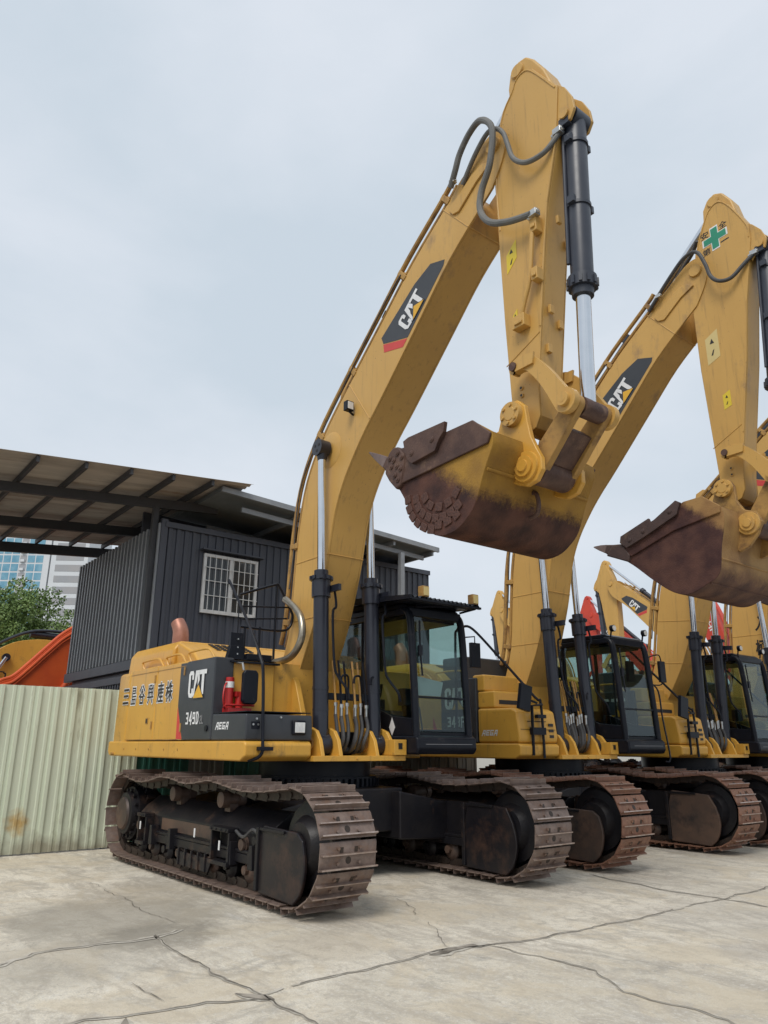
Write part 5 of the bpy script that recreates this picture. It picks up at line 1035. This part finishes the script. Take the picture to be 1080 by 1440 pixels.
x9 = ft.nodes.new('ShaderNodeMix'); x9.data_type = 'RGBA'; ft.links.new(r9.outputs[0], x9.inputs[0]); ft.links.new(srcc, x9.inputs[6]); x9.inputs[7].default_value = (.23, .20, .14, 1); srcc = x9.outputs[2]   # splashed dirt along the foot of the fence
mxx = ft.nodes.new('ShaderNodeMix'); mxx.data_type = 'RGBA'; ft.links.new(mr.outputs[0], mxx.inputs[0]); ft.links.new(srcc, mxx.inputs[6]); mxx.inputs[7].default_value = (.42, .24, .04, 1); ft.links.new(mxx.outputs[2], fb.inputs['Base Color'])
for a_ in range(8): ribbed('fence_sheet', -9.0+a_, -8.0+a_-.002, .02, 2.26, FX, FEN, fen)
ribbed('fence_sheet', -1.0, -.15, .02, 2.2, FX, FEN2, fen); ribbed('fence_sheet', -.15, .47, .02, 2.2, FX, FEN3, fen); ribbed('fence_sheet', .47, 1.3, .02, 2.2, FX, FEN2, fen)
for a_ in range(5): ribbed('fence_sheet', 1.3+a_, 2.298+a_, .02, 2.05, FX, FEN3, fen)
for i in range(6):
    p = MB(); p.box(FX-.09, FX-.04, -8.6+i*1.8, -8.54+i*1.8, 0, 2.2); p.build('fence_post', GALV, fen)
for i in range(30):
    for z in (.55, 1.25, 1.95):
        p = MB(); yy = -8.9+i*.25+.12+random.uniform(-.01, .01); p.cyl((FX+.010, yy, z+random.uniform(-.02, .02)), (FX+.024, yy, z), .009, 6); p.build('screw', GALV, fen)
for z in (.5, 1.9): p = MB(); p.box(FX-.04, FX-.012, -9, 1.3, z, z+.05); p.build('fence_rail', GALV, fen)

# shed
shed = empty('shed', (-10, 3, 0)); tag(shed, 'dark blue corrugated two storey shed with a barred white window and a lean-to roof', 'shed')
shed_off = Vector((10, -3, 0))
def SB(b, name, m, par=None, **k):
    o = b.build(name, m, par or shed, **k)
    if par is None: o.location = shed_off
    return o
def corrug(axis, a0, a1, z0, z1, c, step, depth, out):
    b = MB(); pts = []; a = a0
    while a < a1:
        for da, dd_ in ((0, 0), (.42, 0), (.5, 1), (.92, 1)):
            if a+da*step < a1: pts.append((a+da*step, c+out*dd_*depth))
        a += step
    pts.append((a1, c)); n = len(pts)
    for z in (z0, z1):
        for i, (u, w) in enumerate(pts):
            zz = z if not callable(z) else z(u)
            b.v.append((w, u, zz) if axis == 'y' else (u, w, zz))
    for i in range(n-1): b.face([i, i+1, n+i+1, n+i])
    return b
XF, YF = -7.0, .48
core = MB(); core.box(-12.5, XF-.05, YF+.05, 8.2, 0, 6.02); SB(core, 'shed_core', SHEDM)
fw = corrug('y', YF, 8.2, 2.7, 6.1, XF, .19, .03, 1); SB(fw, 'front_wall', SHEDM)
lo_ = corrug('y', YF, 8.2, 0, 2.7, XF, .19, .03, 1); SB(lo_, 'lower_wall', SHEDM)
lw = corrug('x', -12.6, XF, 3.22, 6.12, YF, .225, .03, -1); SB(lw, 'side_wall', [SHEDM])
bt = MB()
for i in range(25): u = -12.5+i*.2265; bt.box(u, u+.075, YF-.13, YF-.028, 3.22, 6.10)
SB(bt, 'wall_rib', SHEDLIT, bevel=.008)  # ribs lighter than the wall: their light is painted in
k = MB(); k.box(XF-.06, XF+.05, YF-.09, YF+.06, 0, 6.2); SB(k, 'corner_trim', SHEDM, bevel=.01)
k = MB(); k.box(XF+.03, XF+.07, YF, 8.2, 6.02, 6.14); SB(k, 'eaves_trim', SHEDM)
k = MB(); k.box(-12.7, XF-.1, YF-.12, YF-.02, 3.0, 3.22); k.box(-12.7, XF-.1, YF-.11, YF-.01, 2.74, 2.9); SB(k, 'floor_beam', SHEDM, bevel=.01)
lw2 = corrug('x', -12.6, XF, .1, 2.74, YF, .165, .07, -1); SB(lw2, 'side_wall', SHEDM)
wn = MB(); wx = XF+.04
for a, b_, c_, d_ in ((1.42, 2.78, 5.50, 5.57), (1.42, 2.78, 4.23, 4.31), (1.42, 1.49, 4.31, 5.50), (2.71, 2.78, 4.31, 5.50), (2.06, 2.14, 4.31, 5.50)): wn.box(wx, wx+.06, a, b_, c_, d_)
wo_ = SB(wn, 'window_frame', WFR, bevel=.006)
wg = MB(); wg.box(wx, wx+.02, 1.49, 2.06, 4.31, 5.50); wg.box(wx+.001, wx+.021, 2.14, 2.71, 4.31, 5.50); SB(wg, 'window_glass', WGL, wo_)
wb = MB()
for i in range(9): y = 1.55+i*.145; wb.cyl((wx+.10, y, 4.25), (wx+.10, y, 5.55), .009, 6)
for z in (4.62, 4.95, 5.25): wb.cyl((wx+.10, 1.43, z), (wx+.10, 2.77, z), .009, 6)
SB(wb, 'window_bars', WFR, wo_)
k = MB(); k.box(XF+.03, XF+.22, 1.33, 2.88, 5.63, 5.66); SB(k, 'window_hood', SHEDM)
# right-hand roof
rf = MB(); rf.prism([(1.25, 6.735), (7.55, 6.40), (7.55, 6.48), (1.25, 6.835)], -9.6, -5.95, ax='x'); SB(rf, 'right_roof', ROOF2)
rf = MB(); rf.prism([(1.25, 6.725), (7.6, 6.38), (7.6, 6.50), (1.25, 6.845)], -5.95, -5.88, ax='x'); SB(rf, 'roof_fascia', GALV)
for yy in (3.3, 4.7, 6.1, 7.4):
    k = MB(); zz = 6.70-(yy-1.9)*.053; k.box(-9.6, -5.96, yy, yy+.06, zz-.13, zz-.012); SB(k, 'roof_purlin', GALV)
for xx in (-6.2, -8.0): k = MB(); k.prism([(1.9, 6.56), (7.3, 6.28), (7.3, 6.17), (1.9, 6.45)], xx-.03, xx+.03, ax='x'); SB(k, 'roof_beam', GALV)
k = MB(); k.box(-6.09, -5.97, 6.35, 6.47, 0, 6.2); SB(k, 'roof_post', GALV)
gw = MB(); gw.prism([(.5, 5.9), (7.4, 5.9), (7.4, 6.37), (1.9, 6.66), (.5, 6.72)], -8.5, -8.42, ax='x'); SB(gw, 'gable_wall', SHEDM)
# canopy
can = empty('canopy', (-9, -2, 0)); tag(can, 'weathered open lean-to canopy roof on dark steel beams left of the dark shed', 'canopy roof'); coff = Vector((9, 2, 0))
def zc(y): return 6.42+(y+2.6)*.088
def CB(b, name, m, **k): o = b.build(name, m, can, **k); o.location = coff; return o
b = MB(); n = 0; xs = [-12.7+.1*i for i in range(72)]
for i, x in enumerate(xs):
    dz = .0 if i % 2 else .035
    for y in (-9.5, 1.85): b.v.append((x, y, zc(y)+.12+dz))
for i in range(len(xs)-1): b.face([2*i, 2*i+1, 2*i+3, 2*i+2])
o = CB(b, 'roof_sheet', ROOFU); o.modifiers.new('thick', 'SOLIDIFY').thickness = .006
for i in range(13):
    y = .92-i*.87; k = MB(); k.box(-12.65, -5.65, y-.03, y+.03, zc(y)-.01, zc(y)+.11); CB(k, 'purlin', BEAM)
for x, h in ((-7.15, .20), (-9.9, .22), (-12.6, .26)):
    k = MB(); k.prism([(-9.5, zc(-9.5)-.012-h), (1.75, zc(1.75)-.012-h), (1.75, zc(1.75)-.012), (-9.5, zc(-9.5)-.012)], x-.05, x+.05, ax='x'); CB(k, 'beam', BEAM)
for x, y in ((-7.15, -8.5), (-12.6, -8.5), (-7.15, .3)):
    k = MB(); k.box(x-.06, x+.06, y-.06, y+.06, 0, zc(y)-.2); CB(k, 'post', BEAM)

# ------------------------------------------------------------------ towers far off
K = 2.15; CX, CY = 8.4477, -5.5495
def far(x, y): return Vector((CX+(x-CX)*K, CY+(y-CY)*K, 0))
def tower(label, P0, P1, depth, h):
    ux_ = (P1-P0).normalized(); w = (P1-P0).length; back = Vector((-ux_.y, ux_.x, 0))
    r_ = empty('apartment_tower', (P0+P1)/2+back*depth/2, math.atan2(ux_.y, ux_.x)); tag(r_, label, 'apartment tower', 'far apartment towers')
    b = MB(); b.box(-w/2, w/2, -depth/2, depth/2, 0, h); b.build('wall', CONW, r_); return r_, w, -depth/2
tw, W, fy = tower('pale apartment tower with a grid of blue windows behind the round green tree', far(-121.5, 6.9), far(-109.0, 23.0), 22, 78)
fh_ = 2.85; cols = []; x = W/2-2.0
pat = [(2.3, 1), (2.3, 1), (2.1, 0), (2.3, 1), (2.3, 1), (2.3, 1), (2.3, 1), (2.1, 0), (2.3, 1), (2.3, 1), (2.3, 1)]
for w_, kind in pat: cols.append((x-w_, x, kind)); x -= w_+.35
for fl_ in range(9, 26):
    z0 = fl_*fh_
    for a, b_, kind in cols:
        k = MB(); k.box(a, b_, fy-.06, fy, z0+.35, z0+fh_-.15)
        if kind: k.build('window', TGL, tw)
        else:
            wk = k.build('service_recess', TGR, tw); k = MB(); k.box(a+.4, b_-.5, fy-.7, fy-.06, z0+.5, z0+1.3); k.build('air_conditioner', CONW, wk)
tw2, W, fy = tower('pale tower with wide grey window bands, left of the dark shed', far(-108.9, 23.2), far(-105.7, 27.6), 22, 76)
for fl_ in range(8, 21):
    z0 = fl_*3.6; k = MB(); k.box(-W/2+1.6, W/2-1.3, fy-.08, fy, z0+.6, z0+2.75); k.build('window', TGR, tw2)

# ------------------------------------------------------------------ round green tree
LEAF = mat('leaf_green', (0.14, 0.215, 0.05), (0.09, 0.15, 0.038), 0.6, nscale=0.9, grime=(0.20, 0.265, 0.07), gamt=.3, gscale=1.5)
tr = empty('tree', (-26.5, 1.0, .35)); tag(tr, 'round dense green tree below the blue windowed tower', 'tree')
k = MB(); k.tube(spline([(0, 0, 0), (.1, .1, 2), (-.1, .15, 4)], 4), [.3-.02*i for i in range(9)], 10)
for i in range(9):
    a = i*2.4; k.tube(spline([(-.05, .1, 2.6+.15*i), (.8*math.cos(a), .8*math.sin(a), 4.2), (2*math.cos(a), 2*math.sin(a), 5.3)], 4), [.12-.011*j for j in range(9)], 6)
k.build('trunk', BARK, tr)
rnd = random.Random(3); lb = MB(); clumps = []
for i in range(120):
    while True:
        p = Vector((rnd.uniform(-1, 1), rnd.uniform(-1, 1), rnd.uniform(-1, 1)))
        if .25 < p.length < 1: break
    clumps.append((Vector((p.x*3.7, p.y*3.7, 4.9+p.z*2.75)), rnd.uniform(.45, .85)))
for c, r0 in clumps:
    for j in range(420):
        d = Vector((rnd.gauss(0, 1), rnd.gauss(0, 1), rnd.gauss(0, 1))).normalized(); p = c+d*r0*rnd.uniform(.7, 1.06)
        u = Vector((rnd.gauss(0, 1), rnd.gauss(0, 1), rnd.gauss(0, 1))).normalized()*.065; w = u.cross(d+Vector((rnd.gauss(0, .4), rnd.gauss(0, .4), 0))).normalized()*.042; b0 = len(lb.v)
        lb.v += [tuple(p-u), tuple(p+w), tuple(p+u), tuple(p-w)]; lb.face([b0, b0+1, b0+2, b0+3])
lb.build('crown', LEAF, tr)

# ------------------------------------------------------------------ rows of machines further back
def recolour(o, frm, to):
    for sl_i, sl in enumerate(o.material_slots):
        if sl.material in frm: sl.link = 'OBJECT'; sl.material = to
    for c in o.children: recolour(c, frm, to)
FAR = ('track_chain', 'hydraulic_hose', 'steel_pipe', 'hose_fitting', 'safety_lettering', 'louvre', 'bolt')
for label, x, y, paint in (('distant yellow excavator facing left, raised boom with black logo panel, above the second cab', -6.8, 22.1, None),
                           ('distant yellow excavator whose stick shows left of the second boom, beside the nearest cab', -14.4, 23.4, None),
                           ('distant red excavator, arm showing just above the second cab roof', -12.4, 28.2, REDM)):
    o = copy_tree(ex2, skip=FAR); o.location = (x, y, 0); o.rotation_euler = (0, 0, math.pi); tag(o, label, 'excavator', 'excavators in the far row'); o.name = 'excavator'
    if paint: recolour(o, (YEL, YELB, YELD), paint)
def boom_digger(label, loc, rz, paint, top, bot, th=.28, group='excavators beyond the yard fence'):
    r_ = empty('excavator', loc, rz); tag(r_, label, 'excavator', group)
    b = MB(); b.prism([(-2.7, 1.1), (.9, 1.1), (.9, 1.7), (.5, 1.9), (-1.2, 2.0), (-2.5, 1.95), (-2.7, 1.7)], -1.35, 1.35); b.build('body', paint, r_, bevel=.06)
    b = MB(); b.prism([(-.7, 1.2), (.95, 1.2), (.9, 2.2), (.7, 2.75), (-.7, 2.75)], .45, 1.35); b.build('cab', BLK, r_, bevel=.05)
    for s_ in (-1, 1): b = MB(); b.prism(arc(-1.7, .5, .48, 90, 270)+arc(1.7, .5, .48, -90, 90), s_*1.2-.28, s_*1.2+.28); b.build('track', LINK, r_)
    tp = spline(top, 6); b = MB(); b.prism([tuple(p) for p in tp]+[tuple(p) for p in spline(bot, 6)][::-1], -th, th); bo = b.build('boom', paint, r_, bevel=.012, seg=1, ang=28)
    return r_, bo, tp
# seen over the fence at the far left
r_, bo, tp = boom_digger('bright orange excavator boom showing over the fence beside the dark shed', (-15.3, -3.2, 0), R(90), ORG,
    [(1.9, 2.5), (2.5, 3.08), (2.86, 3.26), (3.28, 3.70), (3.7, 4.18), (4.2, 4.68), (5.2, 5.3), (6.2, 5.6)], [(2.1, 1.9), (3.0, 2.3), (4.0, 2.7), (5.0, 3.6), (6.2, 4.9)])
for d_, yy, rr_ in ((.04, -.22, .05), (.05, -.05, .04), (-.12, -.31, .045), (-.22, -.31, .03)):
    k = MB(); k.tube([(a, yy, c_+d_) for a, c_ in tp], rr_, 8); k.build('boom_pipe', ORG, bo)
k = MB(); k.tube([(4.0, -.3, 2.6), (4.35, -.34, 3.3)], .09, 12); k.build('boom_cylinder', ORG, bo)
r_, bo, tp = boom_digger('yellow excavator boom hump showing over the fence at the far left edge', (-17.5, -4.2, 0), R(90), YEL,
    [(2.0, 2.6), (3.0, 3.6), (3.7, 4.16), (4.15, 4.46), (4.65, 4.60), (5.3, 4.64), (6.2, 4.5), (7.2, 4.2)], [(2.6, 2.4), (3.6, 3.0), (4.6, 3.5), (5.6, 3.7), (7.2, 3.7)])
k = MB(); k.tube([(4.7, .0, 4.82), (7.0, .0, 4.72)], .12, 14); k.tube(spline([(3.2, -.1, 4.0), (4.0, -.1, 4.55), (4.6, -.1, 4.85), (5.2, -.1, 4.95), (6.2, -.1, 4.95)], 5), .05, 8); k.build('stick_cylinder', CYL, bo)
k = MB(); k.cyl((4.02, -.30, 4.0), (4.02, -.42, 4.0), .12, 16); k.cyl((5.1, -.30, 4.0), (5.1, -.36, 4.0), .09, 16); k.build('cylinder_pin', CYL, bo)
k = MB(); k.cyl((4.02, -.38, 4.0), (3.55, -.38, 3.1), .06, 12); k.build('cylinder_rod', CHR, bo)
k = MB(); k.tube(spline([(3.9, -1.2, 1.9), (3.9, -1.2, 3.3), (3.85, -1.2, 3.45), (3.6, -1.2, 3.5), (1.5, -1.2, 3.5)], 4), .022, 6); k.build('handrail', BLK, r_)
# red machine with white lettering on its boom, between the third boom and the fourth
r_, bo, tp = boom_digger('red excavator boom with white lettering sloping down between the third and fourth booms', (-1.3, 16.0, 0), math.pi, REDM,
    [(.35, 1.9), (.75, 3.1), (1.22, 4.2), (1.62, 5.5), (2.2, 6.4), (2.9, 6.9)], [(.9, 1.9), (1.25, 3.0), (1.72, 4.1), (2.15, 5.2), (2.5, 5.85), (2.95, 6.3)], th=.26, group='excavators in the far row')
a_ = Vector((2.02, .264, 5.98)); b__ = Vector((1.52, .264, 4.8)); text('maker_lettering', 'HITACHI', WHT, bo, a_+Vector((.02, 0, -.12)), (b__-a_), Vector((-(b__-a_).z, 0, (b__-a_).x))*1, .16, 1.15, .02)
k = MB(); k.tube([(a-.07, .15, c_+.05) for a, c_ in tp], .03, 8); k.build('boom_pipe', REDM, bo)

# characters down the fourth boom
for ch, z in (('入', 3.95), ('極', 3.42), ('山', 2.95)):
    text('boom_lettering', ch, DRK, b4, (.36+.09*(z-3), -.3425, z), (1, 0, 0), (.06, 0, 1), .34, .26, .03)
